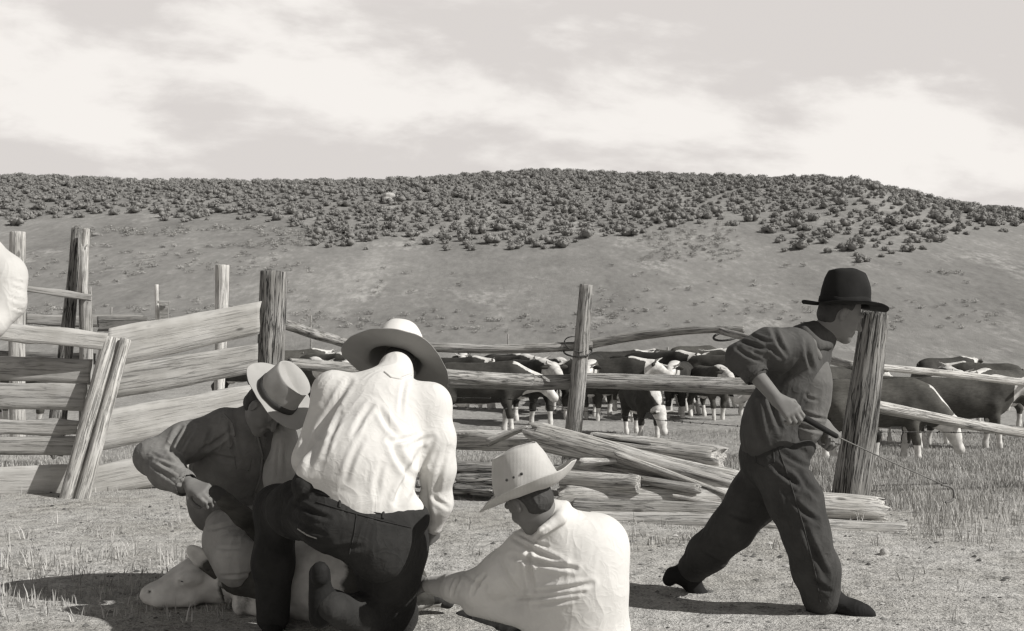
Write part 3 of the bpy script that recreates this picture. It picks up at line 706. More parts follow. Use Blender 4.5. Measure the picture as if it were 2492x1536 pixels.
# ---- heap of old posts and logs
LG = []
def heap(lb, a, b, wa, wb, m, **k):
    o = pxlog('log', a, b, wa*1.12, wb*1.12, m, **k); tag(o, lb, 'log', 'logs in the heap'); return o
heap('thick smooth log slanting down right on top, its upper end dark and splintered', (1306, 1058, 8.75), (1795, 1190, 7.95), 66, 34, 'wood_pale', seg=44, nn=28, ragged=.9, seed=71, split=.12, rough=.13)
heap('split log behind the top of the heap with a rough knotty right end', (1440, 1076, 9.0), (1752, 1118, 8.5), 46, 56, 'wood_pale', ragged=.8, rough=.2, seed=72, split=.2)
heap('slab lying behind the slanting log and below the knotty ended one', (1470, 1104, 8.8), (1800, 1168, 8.35), 44, 40, 'wood_pale', ragged=.8, rough=.15, seed=84, split=.2)
heap('pale tapering pole running under the slanting top log', (1400, 1140, 8.55), (1810, 1212, 8.0), 44, 30, 'wood_pale', rough=.1, seed=73, split=.2)
heap('short cut pole whose sawn end faces right in the middle of the heap', (1372, 1172, 8.2), (1553, 1180, 7.95), 44, 42, 'wood_pale', seed=74, split=.12)
heap('slender grey pole continuing right behind the sawn end', (1530, 1174, 8.2), (1830, 1214, 7.9), 40, 34, 'wood_grey', seed=75, split=.16)
heap('thin split rail wedged low in the heap above the long bright log', (1500, 1196, 8.1), (1790, 1226, 7.85), 30, 26, 'wood_pale', rough=.2, seed=85, split=.25)
heap('long heavy log from the straw hat to a bright bare end right of the walker', (1365, 1208, 8.1), (2142, 1246, 7.75), 56, 62, 'wood_bright', seg=60, nn=26, seed=76, rough=.07, ragged=.6, split=.08)
heap('low log with dark bark patches left of the walking man', (1400, 1240, 7.95), (1850, 1262, 7.6), 58, 56, 'wood_grey', seg=44, seed=77, rough=.12, split=.1)
heap('lowest log on the ground, reaching farthest right past the tall post', (1440, 1268, 7.85), (2204, 1296, 7.25), 50, 52, 'wood_pale', seg=60, nn=26, seed=78, rough=.08, split=.12)
heap('knotty broken log at the left end, uppermost beside the white shirt', (1030, 1066, 9.9), (1300, 1070, 9.5), 40, 42, 'wood_pale', rough=.35, seed=79, ragged=.8, split=.3)
heap('dark straight beam crossing between the white shirt and the straw hat', (1030, 1142, 9.3), (1420, 1150, 9.0), 36, 36, 'wood_dark', seed=80, rough=.03)
heap('rough pale stump end low beside the white shirt, before the dark beam', (1040, 1180, 8.95), (1200, 1180, 8.8), 44, 48, 'wood_pale', rough=.35, seed=81, ragged=.9, split=.3)
heap('broken log end with dark bark just left of the straw hat', (1120, 1172, 8.75), (1330, 1178, 8.55), 40, 44, 'wood_dark', rough=.3, seed=82, ragged=.8)
for lb, a_, b_, w0, w1, m_ in (
    ('weathered slab slanting across the middle of the heap toward the walking man', (1500, 1112, 8.3), (1770, 1206, 7.85), 22, 14, 'wood_pale'),
    ('thin dark stick lying along the top edge of the knotty ended log', (1445, 1062, 8.7), (1580, 1082, 8.5), 9, 6, 'wood_dark'),
    ('short splintered piece jutting out under the straw hat brim', (1418, 1128, 8.35), (1500, 1124, 8.3), 22, 10, 'wood_bright'),
    ('split pole end wedged between the sawn end and the long bright log', (1560, 1166, 8.0), (1700, 1190, 7.85), 18, 24, 'wood_grey'),
    ('narrow pale lath resting on the low log by the walking man rear leg', (1640, 1206, 7.75), (1800, 1236, 7.6), 10, 8, 'wood_bright'),
    ('crooked branch stub rising from the left part of the heap', (1190, 1076, 9.3), (1280, 1040, 9.2), 18, 10, 'wood_pale'),
    ('short dark bark covered chunk on the ground at the left end of the heap', (1105, 1190, 8.7), (1200, 1196, 8.6), 26, 22, 'wood_dark')):
    heap(lb, a_, b_, w0, w1, m_, rough=.3, ragged=.8, split=.25)
# ---------------------------------------------------------------- people
def un(v): v = np.array(v, float); return v/(np.linalg.norm(v)+1e-12)
def basis(f, u):
    f = un(f); u = np.array(u, float); u = un(u-(u @ f)*f); s = np.cross(u, f); return f, u, s   # s = the left side
def head(S, c, f, u, k=1.0):
    f, u, s = basis(f, u); c = np.array(c, float); R = np.array([f, s, u])
    o = lambda a, b, z: c+k*(f*a+s*b+u*z)
    S.ell(o(-.012, 0, .018), np.array((.094, .074, .098))*k, R, .02)
    S.ell(o(.022, 0, -.045), np.array((.068, .058, .074))*k, R, .03)
    S.cone(o(.02, .045, -.06), o(.062, .012, -.098), .022*k, .018*k, .03); S.cone(o(.02, -.045, -.06), o(.062, -.012, -.098), .022*k, .018*k, .03)
    S.ball(o(.072, 0, -.1), .02*k, .02)
    S.cone(o(.078, -.038, .018), o(.078, .038, .018), .014*k, .014*k, .015)                 # brow
    S.cone(o(.082, 0, .004), o(.112, 0, -.034), .009*k, .013*k, .012); S.ball(o(.094, .012, -.038), .009*k, .008); S.ball(o(.094, -.012, -.038), .009*k, .008)
    for q in (-1, 1):
        S.ball(o(.088, q*.03, -.004), .015*k, .012, True); S.ball(o(.076, q*.03, -.004), .0125*k, .002)
        S.ell(o(.062, q*.04, -.04), np.array((.02, .018, .018))*k, R, .02)                  # cheek
        S.ell(o(-.012, q*.079, -.012), np.array((.019, .009, .032))*k, R, .008)             # ear
        S.ell(o(-.006, q*.086, -.010), np.array((.010, .006, .018))*k, R, .004, True)
    S.cone(o(.086, -.02, -.062), o(.086, .02, -.062), .008*k, .008*k, .008); S.cone(o(.083, -.016, -.074), o(.083, .016, -.074), .008*k, .008*k, .008)
    S.cone(o(.096, -.022, -.068), o(.096, .022, -.068), .003, .003, .004, True)
def hair(c, f, u, name, parent, k=1.0, long_=0.):
    f, u, s = basis(f, u); c = np.array(c, float); R = np.array([f, s, u]); S = Sdf()
    S.ell(c+k*(-f*.016+u*.020), np.array((.096, .0775, .098))*k, R, .01)
    S.ell(c+k*(-f*.050-u*.040), np.array((.048, .056, .040))*k, R, .03)
    S.ell(c+k*(f*.085-u*.01), np.array((.075, .12, .14))*k, R, .01, True)
    S.cone(c+k*(f*.004-s*.12-u*.022), c+k*(f*.004+s*.12-u*.022), .040*k, .040*k, .01, True)
    S.cone(c+k*(f*.03-s*.12-u*.07), c+k*(f*.03+s*.12-u*.07), .045*k, .045*k, .01, True)
    return sobj(name, S, .005, M['hair'], parent, wr=.0012, ws=70)
def hand(S, w, d, n, side, curl=.9, spread=.012, k=1.0, thumb=.6):
    """w wrist, d towards the knuckles, n out of the back of the hand, side +1: thumb on +s"""
    d = un(d); n = un(np.array(n, float)-(np.array(n) @ d)*d); s = np.cross(n, d)*side; w = np.array(w, float)
    kn = w+d*.088*k
    for q in range(4):
        b = kn+s*(.030-.020*q)*k-d*.004*abs(q-1)
        S.cone(w+d*.012+s*(.016-.010*q)*k, b, .0155*k, .0125*k, .016)
        Ln = (.040, .045, .042, .033)[q]*k; a = curl*(.55+.06*q); p = b
        for j, f_ in enumerate((1., .68, .5)):
            dr = d*math.cos(a)-n*math.sin(a)+s*(1.5-q)*spread*3*(j == 0)
            e = p+un(dr)*Ln*f_; S.cone(p, e, (.0098-.0009*j)*k, (.0090-.0010*j)*k, .006); p = e; a += curl*.85
    b = w+d*.022*k+s*.026*k-n*.006; e = b+(d*.55+s*.62-n*.35)*.040*k; S.cone(b, e, .0145*k, .0115*k, .014)
    e2 = e+un(d*.8+s*.1-n*thumb)*.032*k; S.cone(e, e2, .0108*k, .0098*k, .006); e3 = e2+un(d*.7-s*.35-n*thumb)*.024*k; S.cone(e2, e3, .0098*k, .0085*k, .006)
def boot(S, ank, toe, up, k=1.0, shaft=None):
    ank, toe, up = np.array(ank, float), np.array(toe, float), un(up); f = un(toe-ank-((toe-ank) @ up)*up)
    heel = ank-f*.045*k-up*.055*k; ball_ = ank+f*.135*k-up*.062*k; tip = ank+f*.20*k-up*.066*k
    S.cone(heel, ank+f*.02, .040*k, .050*k, .03); S.cone(ank+f*.03-up*.02, ball_, .046*k, .043*k, .04); S.cone(ball_, tip-f*.02, .042*k, .035*k, .03)
    S.cone(heel-up*.025, heel-up*.03, .034*k, .033*k, .01); S.cone(ball_-up*.018*k, tip-up*.012*k, .037*k, .028*k, .012)
    S.cone(ank, ank+(shaft if shaft is not None else up*.16), .052*k, .058*k, .03)
def hat(name, c, up, fwd, m, parent, L_=.105, W_=.088, hc=.12, brim=.09, curl=.035, droop=.01, taper=.86, crease=.02, dent=0., pinch=0., roundtop=.0, band=True, bm='band', bh=.03, thick=.0035, flat=False, lip=0., tilt_front=0., edge=None, crown_m=None):
    f, u, s = basis(fwd, up); u = un(up); f = un(np.array(fwd, float)-(np.array(fwd) @ u)*u); s = np.cross(u, f)
    nt_ = 96; th = np.linspace(0, 2*math.pi, nt_, endpoint=False); ct, st = np.cos(th), np.sin(th); rows = []
    def crown(t, q=0):      # t 0 base .. 1 top edge .. 2 centre
        if t <= 1:
            tp = 1-(1-taper)*t**1.3
            rr = tp*(1-roundtop*max(0, t-.35)**2*1.3)
            rr = rr*(1-pinch*t*np.exp(-((np.abs(np.abs(th-(2*math.pi)*(th > math.pi))-.62))/.36)**2))
            return (L_-q)*rr*ct, (W_-q)*rr*st, np.full(nt_, hc*t*(1-.0))
        k = 2-t; x = L_*taper*(1-roundtop*.55)*k*ct; y = W_*taper*(1-roundtop*.55)*k*st
        dome = hc*(1+(.30*roundtop+.05)*(1-k*k))
        z = dome-crease*np.exp(-(y/.026)**2)*(1-k**4)*(1+.6*(x > 0)*x/L_)-dent*(1-k**2)
        return x, y, z-0*k
    def br(t, q=0):
        x = (L_+brim*t)*ct; y = (W_+brim*t)*st
        z = curl*(st**2)*(t**1.6)*(1 if not flat else .2)-droop*(np.clip(ct, 0, 1)**2)*t**1.5+tilt_front*np.clip(-ct, 0, 1)**2*t**1.5+lip*t**4
        if edge is not None: z = z+edge(th)*t**1.5
        return x, y, z-q
    def disp(V): return .009*np.stack([vn((V[:, 0]-c[0])*9+hs, (V[:, 1]-c[1])*9, (V[:, 2]-c[2])*9, 13+i_) for i_ in range(3)], 1)
    hs = float(np.sum(c))
    for t in (2, 1.9, 1.75, 1.55, 1.35, 1.18, 1.08, 1.02): rows.append(crown(t))
    for t in (.97, .9, .75, .6, .45, .3, .15, .04): rows.append(crown(t))
    for t in (.03, .12, .25, .4, .55, .7, .85, .96, 1.): rows.append(br(t))
    for t in (1., .96, .8, .6, .4, .2, .02): rows.append(br(t, thick))
    for t in (.05, .4, .8): x, y, z = crown(t, .004); rows.append((x, y, z-.003))
    V = []
    for x, y, z in rows: V.append(np.array(c)+np.outer(x, f)+np.outer(y, s)+np.outer(z, u))
    V = np.concatenate(V); Qs_ = []; hs = float(np.sum(c))
    V = V+.009*np.stack([vn((V[:, 0]-c[0])*9+hs, (V[:, 1]-c[1])*9, (V[:, 2]-c[2])*9, 13+i_) for i_ in range(3)], 1)
    for i_ in range(len(rows)-1):
        for j in range(nt_): k = (j+1) % nt_; Qs_.append((i_*nt_+k, i_*nt_+j, (i_+1)*nt_+j, (i_+1)*nt_+k))
    V = V+.0035*np.stack([vn(V[:, 0]*22, V[:, 1]*22, V[:, 2]*22, 3+i_) for i_ in range(3)], 1)
    o = link(name, mkmesh(name, V, Qs_), m, parent)
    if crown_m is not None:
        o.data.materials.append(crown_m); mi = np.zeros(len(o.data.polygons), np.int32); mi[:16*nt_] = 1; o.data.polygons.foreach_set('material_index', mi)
    if band:
        rr = []; 
        for t, q in ((.02, .0005), (.03, -.003), (bh/hc*.5, -.0035), (bh/hc, -.003), (bh/hc+.01, .001)): rr.append(crown(t, q))
        V = np.concatenate([np.array(c)+np.outer(x, f)+np.outer(y, s)+np.outer(z, u) for x, y, z in rr]); Qs_ = []
        V = V+.009*np.stack([vn((V[:, 0]-c[0])*9+hs, (V[:, 1]-c[1])*9, (V[:, 2]-c[2])*9, 13+i_) for i_ in range(3)], 1)
        V = V+.0035*np.stack([vn(V[:, 0]*22, V[:, 1]*22, V[:, 2]*22, 3+i_) for i_ in range(3)], 1)
        for i_ in range(4):
            for j in range(nt_): k = (j+1) % nt_; Qs_.append((i_*nt_+j, i_*nt_+k, (i_+1)*nt_+k, (i_+1)*nt_+j))
        b_ = link('hat_band', mkmesh('hat_band', V, Qs_), M[bm]); b_.parent = o; b_.matrix_parent_inverse = parent.matrix_basis.inverted() if False else Matrix()
        b_.matrix_parent_inverse = (parent.matrix_basis @ o.matrix_parent_inverse).inverted()
    return o, (f, u, s), disp
def cuff(p, q, r_, m, parent, w=.028, name='cuff'):
    p, q = np.array(p, float), np.array(q, float); d = un(q-p); S = Sdf(); S.cone(q-d*w, q, r_, r_*.98, .004); S.cone(q+d*.002, q+d*.02, r_*.86, r_*.86, .004, True)
    return sobj(name, S, .005, m, parent, None, .0012, 30)
def torso(S, pel, nk, sl, sr, g=0., w_=1., dp=1., belly=1., k=.07):
    """pelvis, neck base, left and right shoulder"""
    pel, nk, sl, sr = [np.array(q, float) for q in (pel, nk, sl, sr)]
    t = un(nk-pel); s = un(sl-sr-((sl-sr) @ t)*t); n = np.cross(s, t); R = np.array([s, n, t]); Ln = np.linalg.norm(nk-pel)
    mid = (sl+sr)/2; at = lambda q: pel+(mid-pel)*q
    S.ell(at(.74), (.170*w_+g, .118*dp+g, .20+g), R, k); S.ell(at(.38), (.150*w_*belly+g, .108*dp*belly+g, .19+g), R, k); S.ell(at(.05), (.160*w_+g, .115*dp+g, .14+g), R, k)
    S.cone(sl, sr, .062+g, .062+g, k); S.cone(mid, nk, .07+g, .055+g, k)
    return R
# ======== kneeling man in the middle, back turned: white shirt, dark trousers
def man_white():
    t = thing('person', 'man kneeling with his back turned in white shirt, dark trousers and wide pale hat', 'person', P(880, 1600, 4.6))
    pel = P(868, 1262, 4.56); wst = P(875, 1190, 4.58); nk = P(962, 905, 4.93); hd = P(966, 905, 5.06)
    sl = P(812, 955, 4.80); sr = P(1046, 985, 4.80)
    el = P(758, 1118, 4.74); wl = P(800, 1240, 5.02); er = P(1066, 1140, 4.76); wr_ = P(1056, 1282, 4.84)
    hl = P(792, 1262, 4.56); hr = P(945, 1290, 4.60); kl = P(676, 1236, 4.93); al = P(664, 1500, 4.86); kr = P(965, 1500, 4.92); ar = P(806, 1478, 4.42)
    B = Sdf(); fw = P(985, 935, 5.4)-hd; up = (.18, .45, .86)
    head(B, hd, fw, up); B.cone(nk, hd-np.array((0, .02, .05)), .055, .056, .03)
    torso(B, pel, nk, sl, sr, -.02, .9, .9); B.chain([sl, el, wl], [.048, .038, .028]); B.chain([sr, er, wr_], [.048, .038, .028])
    B.chain([hl, kl, al], [.078, .055, .04]); B.chain([hr, kr, ar], [.078, .055, .04])
    hand(B, wr_, P(1052, 1345, 4.95)-wr_, (.5, -.6, .2), 1, 1.0); hand(B, wl, P(830, 1300, 5.2)-wl, (-.5, -.3, .6), -1, 1.1)
    sobj('body', B, .0055, M['skin'], t)
    hair(hd, fw, up, 'hair', t)
    S = Sdf(); torso(S, pel+np.array((.01, .02, .05)), nk, sl, sr, .022, 1.06, 1.12, 1.12, .08)
    S.ell(P(870, 1120, 4.60), (.185, .13, .12), None, .09)
    S.chain([sl, el, wl], [.078, .070, .046], .05); S.chain([sr, P(1060, 1070, 4.77), er, P(1062, 1225, 4.8), wr_], [.082, .076, .066, .060, .034], .05)
    S.cone(nk-np.array((.0, .0, .03)), nk+np.array((.004, .0, .025)), .07, .058, .03)                 # collar
    S.cone(P(756, 1150, 4.56), P(1000, 1245, 4.62), .055, .055, .06)                                # cloth bagging over the belt
    fl = [(905, 985, 860, 1060, 9, .010), (850, 930, 780, 1060, 10, .018), (830, 1010, 790, 1110, 8, .010), (925, 1000, 975, 1070, 10, .018), (955, 1075, 1000, 1160, 12, .026), (945, 1075, 1010, 1062, 8, .014),
          (1000, 1160, 965, 1230, 12, .022), (1030, 1090, 960, 1220, 10, .018), (1055, 1070, 1010, 1190, 9, .012), (880, 1070, 840, 1170, 10, .009), (790, 1060, 745, 1150, 12, .014), (930, 1130, 915, 1210, 10, .010),
          (770, 1000, 735, 1100, 10, .014), (1035, 1150, 1045, 1270, 9, .018), (1090, 1090, 1060, 1200, 9, .012), (985, 930, 975, 1010, 7, .007), (1046, 1200, 1090, 1235, 7, .010), (1000, 1080, 1050, 1060, 8, .012)]
    fl = [q[:5]+(q[5]*.66,) for q in fl]
    sh = sobj('shirt', S, .006, M['shirt_white'], t, fl, .0009, 9)
    seam('collar', sh, [(936, 905), (952, 918), (975, 922), (1000, 912)], .006, M['shirt_white'], t)
    T = Sdf()
    T.ell(P(865, 1270, 4.56), (.165, .125, .12), None, .08); T.ell(P(815, 1275, 4.52), (.11, .11, .11), None, .08); T.ell(P(920, 1330, 4.53), (.125, .115, .14), None, .08)
    T.chain([hl, P(725, 1240, 4.75), kl, P(664, 1370, 4.88), al], [.112, .112, .092, .082, .068], .05)
    T.chain([hr, P(945, 1400, 4.74), kr], [.125, .120, .085], .06); T.chain([kr, P(880, 1500, 4.66), ar], [.085, .085, .06], .04); T.ell(P(985, 1320, 4.74), (.10, .12, .13), None, .06)
    T.cone(P(748, 1180, 4.56), P(1008, 1262, 4.62), .062, .062, .04)
    fl = [(720, 1225, 800, 1262, 8, .012), (700, 1250, 790, 1300, 7, .010), (728, 1290, 772, 1312, 5, .014), (880, 1330, 800, 1345, 9, .008), (760, 1190, 700, 1260, 8, .010), (900, 1260, 960, 1275, 4, .006), (840, 1235, 845, 1262, 5, .005)]
    tr = sobj('trousers', T, .0075, M['jeans_dark'], t, fl, .0025, 10)
    seam('belt_loop', tr, [(829, 1204), (826, 1236)], .006, M['jeans_dark'], t); seam('belt_loop', tr, [(934, 1236), (931, 1262)], .006, M['jeans_dark'], t)
    seam('pocket_edge', tr, [(724, 1286), (748, 1302), (772, 1310)], .004, M['fringe'], t); seam('waistband_seam', tr, [(770, 1222), (850, 1246), (940, 1270), (1000, 1284)], .0035, M['jeans_dark'], t)
    seam('back_seam', tr, [(868, 1250), (862, 1300), (850, 1348)], .003, M['jeans_dark'], t)
    # belt with its loops
    bp = [P(742, 1188, 4.53), P(800, 1206, 4.482), P(860, 1228, 4.46), P(930, 1252, 4.475), P(1000, 1272, 4.58), P(1026, 1280, 4.70)]
    for q in (0, 1): pass
    bl = wire('belt', bp, [.012, .017, .017, .017, .012], M['leather'], t)
    # stitched pale seam edge down the outside of the right leg
    wire('leather_edge', [P(982, 1250, 4.53), P(993, 1310, 4.56), P(992, 1370, 4.62), P(978, 1420, 4.68), P(962, 1475, 4.76), P(950, 1540, 4.8)], [.004, .006, .008, .006, .009], M['fringe'], t)
    b = Sdf(); b.cone(P(778, 1396, 4.42), P(780, 1500, 4.42), .042, .046, .03); b.cone(P(779, 1388, 4.385), P(779, 1404, 4.385), .034, .034, .01); b.chain([P(790, 1452, 4.46), P(818, 1474, 4.52), P(850, 1488, 4.58)], [.044, .050, .055], .04)
    sobj('boot', b, .006, M['leather'], t)
    b = Sdf(); boot(b, al, al+np.array((-.02, .22, -.08)), (0, 0, 1)); sobj('boot', b, .008, M['leather'], t)
    hup = np.array((.13, .52, .84)); hat('hat', P(962, 880, 5.08), hup, (.35, .9, -.5), M['felt_brim_shade'], t, .132, .116, .176, .124, .030, .030, .92, .010, 0, .03, .58, bh=.028, band=False, crown_m=M['felt_white'],
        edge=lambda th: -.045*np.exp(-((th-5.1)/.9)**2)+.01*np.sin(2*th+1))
    return t
# ======== crouching man at left, facing right
def man_left():
    t = thing('person', 'man crouching at left in a dark jacket, gripping a calf leg', 'person', P(560, 1460, 5.6))
    pel = P(560, 1262, 5.70); nk = P(632, 1012, 5.52); hd = P(646, 990, 5.36)
    sr = P(548, 1042, 5.50); sl = P(690, 1068, 5.62); er = P(370, 1112, 5.42); wr_ = P(462, 1178, 5.22); el = P(716, 1180, 5.45); wl = P(672, 1250, 5.25)
    fw = np.array((.60, -.30, -.74)); hup = un(np.array((.68, -.40, .62))); up = hup
    B = Sdf(); head(B, hd, fw, (.6, -.1, .8)); B.cone(nk, hd+np.array((-.04, .03, -.03)), .056, .055, .03); torso(B, pel, nk, sl, sr, -.02, .9, .9)
    B.chain([sr, er, wr_], [.048, .038, .029]); B.chain([sl, el, wl], [.048, .038, .029])
    hl = P(600, 1285, 5.62); hr = P(552, 1290, 5.58); kr = P(586, 1362, 5.16); ar = P(560, 1415, 5.6); kl = P(700, 1290, 5.40); al = P(705, 1440, 5.50)
    B.chain([hr, kr, ar], [.07, .05, .04]); B.chain([hl, kl, al], [.07, .05, .04])
    hd_ = P(545, 1222, 5.10)-wr_; hand(B, wr_, hd_, (-.35, -.45, .8), -1, 1.15, .008, 1.12); hand(B, wl, P(640, 1275, 5.15)-wl, (.4, -.5, .6), 1, 1.1)
    sobj('body', B, .005, M['skin'], t); hair(hd, fw, (.6, -.1, .8), 'hair', t)
    J = Sdf(); torso(J, pel+np.array((0, .03, .06)), nk, sl, sr, .018, 1.0, 1.0, 1.0, .07)
    J.chain([sr, P(450, 1078, 5.46), er], [.090, .090, .078], .05); J.chain([er, P(408, 1148, 5.32), P(438, 1172, 5.26)], [.078, .078, .058], .04); J.chain([sl, el, P(690, 1225, 5.35)], [.075, .065, .05], .05)
    J.ell(P(486, 1232, 5.66), (.060, .035, .125), [[.96, 0, .26], [0, 1, 0], [-.26, 0, .96]], .05); J.cone(P(500, 1140, 5.62), P(512, 1235, 5.68), .08, .06, .06); J.cone(nk+np.array((-.06, -.04, -.03)), nk+np.array((.02, -.09, -.05)), .028, .022, .012)
    J.cone(nk+np.array((-.05, -.03, .0)), nk+np.array((.05, -.04, -.005)), .05, .045, .03)
    cuff(P(412, 1150, 5.32), P(448, 1176, 5.25), .062, M['jacket'], t)
    # the jacket hangs open in front
    J.ell(P(700, 1130, 5.32), (.035, .06, .17), None, .03, True)
    fl = [(470, 1040, 430, 1105, 8, .016), (520, 1040, 500, 1090, 7, .010), (412, 1090, 440, 1122, 8, .020), (380, 1120, 440, 1150, 6, .010), (372, 1135, 440, 1172, 6, .012), (370, 1105, 430, 1130, 5, .008), (490, 1095, 560, 1050, 7, .012), (515, 1105, 580, 1120, 7, .010), (560, 1030, 575, 1110, 6, .010), (440, 1040, 415, 1095, 7, .012), (400, 1160, 446, 1178, 5, .010)]
    jk = sobj('jacket', J, .0065, M['jacket'], t, fl, .0016, 17)
    seam('sleeve_seam', jk, [(545, 1008), (566, 1030), (572, 1060), (560, 1092)], .0035, M['jacket'], t); seam('front_placket', jk, [(628, 1062), (640, 1110), (634, 1160), (618, 1210)], .006, M['jacket'], t)
    seam('collar', jk, [(600, 1000), (606, 1030), (622, 1052), (646, 1064)], .008, M['jacket'], t); seam('pocket', jk, [(570, 1110), (574, 1142), (606, 1146), (612, 1112)], .0025, M['jacket'], t)
    C_ = Sdf(); C_.ell(P(694, 1108, 5.42), (.066, .09, .18), None, .04); C_.ell(P(672, 1160, 5.43), (.062, .09, .10), None, .05)
    sobj('shirt_front', C_, .007, M['shirt_check'], t, [(680, 1070, 672, 1170, 4, .008), (695, 1070, 690, 1160, 4, .008)], .002, 16)
    T = Sdf(); T.ell(P(575, 1275, 5.66), (.15, .13, .11), None, .06)
    T.chain([hr, P(562, 1312, 5.30), kr, ar], [.10, .118, .112, .07], .05); T.chain([hl, kl, al], [.10, .085, .065], .05)
    fl = [(530, 1335, 590, 1332, 5, .005), (532, 1354, 586, 1351, 5, .006), (510, 1290, 560, 1275, 6, .008), (540, 1400, 610, 1395, 5, .008)]
    sobj('trousers', T, .0075, M['jeans_pale'], t, fl, .003, 12)
    b = Sdf(); boot(b, ar+np.array((0, .03, .02)), ar+np.array((-.02, .25, -.2)), (0, .5, .8)); sobj('boot', b, .008, M['leather'], t)
    b = Sdf(); boot(b, al, al+np.array((.05, -.22, -.04)), (0, 0, 1)); sobj('boot', b, .008, M['leather'], t)
    hat('hat', P(674, 962, 5.31), hup, (.55, -.35, -.85), M['felt_tan'], t, .116, .098, .135, .078, .028, .004, .86, .034, .006, .12, .0, bh=.034)
    return t
# ======== seated man at right in white shirt and straw hat
def man_seated():
    t = thing('person', 'man sitting low in the foreground in white shirt and vented straw hat', 'person', P(1420, 1640, 4.5))
    pel = P(1420, 1590, 4.50); nk = P(1350, 1268, 4.46); hd = P(1284, 1213, 4.42)
    sl = P(1285, 1352, 4.50); sr = P(1460, 1322, 4.52); el = P(1165, 1432, 4.58); wl = P(1048, 1424, 4.78); er = P(1450, 1500, 4.78); wr_ = P(1330, 1500, 5.0)
    fw = np.array((-.52, .66, -.54)); hup = un(np.array((-.36, .06, .93)))
    B = Sdf(); head(B, hd, fw, (-.35, .1, 1), 1.02); B.cone(nk+np.array((-.01, 0, 0)), hd+np.array((.035, 0, -.035)), .060, .060, .03); torso(B, pel, nk, sl, sr, -.02, .9, .9)
    B.chain([sl, el, wl], [.048, .038, .028]); B.chain([sr, er, wr_], [.048, .038, .028])
    hand(B, wl, P(1000, 1412, 4.86)-wl, (-.1, -.4, .9), 1, 1.0); hand(B, wr_, P(1280, 1500, 5.1)-wr_, (-.1, -.1, .9), -1, 1.0)
    hl = P(1390, 1590, 4.6); hr = P(1450, 1590, 4.65); kl = P(1250, 1568, 4.95); al = P(1130, 1520, 5.22); kr = P(1330, 1560, 5.0); ar = P(1200, 1520, 5.28)
    B.chain([hl, kl, al], [.07, .05, .04]); B.chain([hr, kr, ar], [.07, .05, .04])
    sobj('body', B, .0055, M['skin'], t); hair(hd, fw, (-.35, .1, 1), 'hair', t, 1.02)
    S = Sdf(); torso(S, pel, nk, sl, sr, .028, 1.0, 1.08, 1.15, .08)
    S.ell(P(1420, 1400, 4.46), (.165, .13, .20), None, .08); S.ell(P(1445, 1330, 4.50), (.105, .11, .10), None, .08)
    S.cone(nk+np.array((.02, 0, -.05)), nk+np.array((-.004, 0, -.004)), .075, .066, .03)
    S.chain([sl, P(1225, 1398, 4.53), el, P(1110, 1430, 4.66), wl], [.095, .086, .070, .056, .038], .045); S.chain([sr, er, wr_], [.085, .07, .05], .06)
    S.cone(P(1290, 1490, 4.5), P(1150, 1480, 4.6), .07, .03, .05)
    S.chain([P(1376, 1230, 4.46), P(1362, 1262, 4.37), P(1318, 1292, 4.34)], [.020, .024, .018], .012)
    fl = [(1250, 1310, 1370, 1370, 8, .014), (1245, 1352, 1400, 1384, 8, .018), (1300, 1440, 1440, 1420, 8, .014), (1250, 1455, 1420, 1440, 7, .012), (1120, 1385, 1180, 1430, 8, .008), (1330, 1290, 1300, 1320, 6, .008), (1260, 1300, 1330, 1330, 6, .010),
          (1300, 1470, 1400, 1456, 7, .01), (1402, 1232, 1408, 1252, 3, .006), (1285, 1330, 1300, 1440, 9, .016), (1180, 1400, 1150, 1445, 6, .012), (1120, 1405, 1100, 1450, 5, .010), (1215, 1360, 1260, 1440, 7, .010)]
    sobj('shirt', S, .006, M['shirt_white'], t, fl, .0010, 8, seed=4)
    T = Sdf(); T.ell(P(1420, 1590, 4.55), (.17, .14, .11), None, .06); T.chain([hl, kl, al], [.10, .082, .065], .05); T.chain([hr, kr, ar], [.10, .082, .065], .05)
    sobj('trousers', T, .01, M['jeans_dark'], t, None, .003, 12)
    for a in (al, ar): b = Sdf(); boot(b, a, a+np.array((-.2, .12, .0)), (0, 0, 1), 1, np.array((.1, -.08, .03))); sobj('boot', b, .01, M['leather'], t)
    c = P(1290, 1196, 4.42); D_ = lambda q: q+dsp(np.array([q]))[0]; h, (f, u, s), dsp = hat('hat', c, hup, (-.93, .05, -.36), M['straw'], t, .128, .104, .175, .080, .045, .0, .80, .040, .006, .10, .25, tilt_front=.05, bm='straw', bh=.018)
    Mi = (t.matrix_basis @ h.matrix_parent_inverse).inverted()
    # vent eyelets and the dashed stitching of the band on the side that faces us
    for j, a in enumerate((1.05, 1.32, 1.60)):
        th_ = a; tt = .44
        for sg in (1,):
            tp = 1-.2*tt**1.3; x, y = .124*tp*math.cos(th_), .100*tp*math.sin(th_)
            q = c+f*x+s*y+u*(.175*tt); nrm = un(f*math.cos(th_)+s*math.sin(th_))
            if nrm[1] > 0: q = c+f*x-s*y+u*(.175*tt); nrm = un(f*math.cos(th_)-s*math.sin(th_))
            E = Sdf().ell(D_(q)+nrm*.001, (.006, .006, .006), None, .001); e = sobj('vent_eyelet', E, .002, M['band'], None); e.parent = h; e.matrix_parent_inverse = Mi
    sg = 1 if s[1] < 0 else -1
    for a in np.linspace(.5, 2.75, 17):
        q = c+f*(.131*math.cos(a))+s*sg*(.107*math.sin(a))+u*.016; d = un(-f*.124*math.sin(a)+s*sg*.100*math.cos(a))
        r_ = .003 if abs(a-1.35) > .07 else .005
        q = D_(q); E = Sdf().cone(q-d*.006, q+d*.006, r_, r_, .001); e = sobj('band_stitch', E, .0018, M['band'], None); e.parent = h; e.matrix_parent_inverse = Mi
    return t
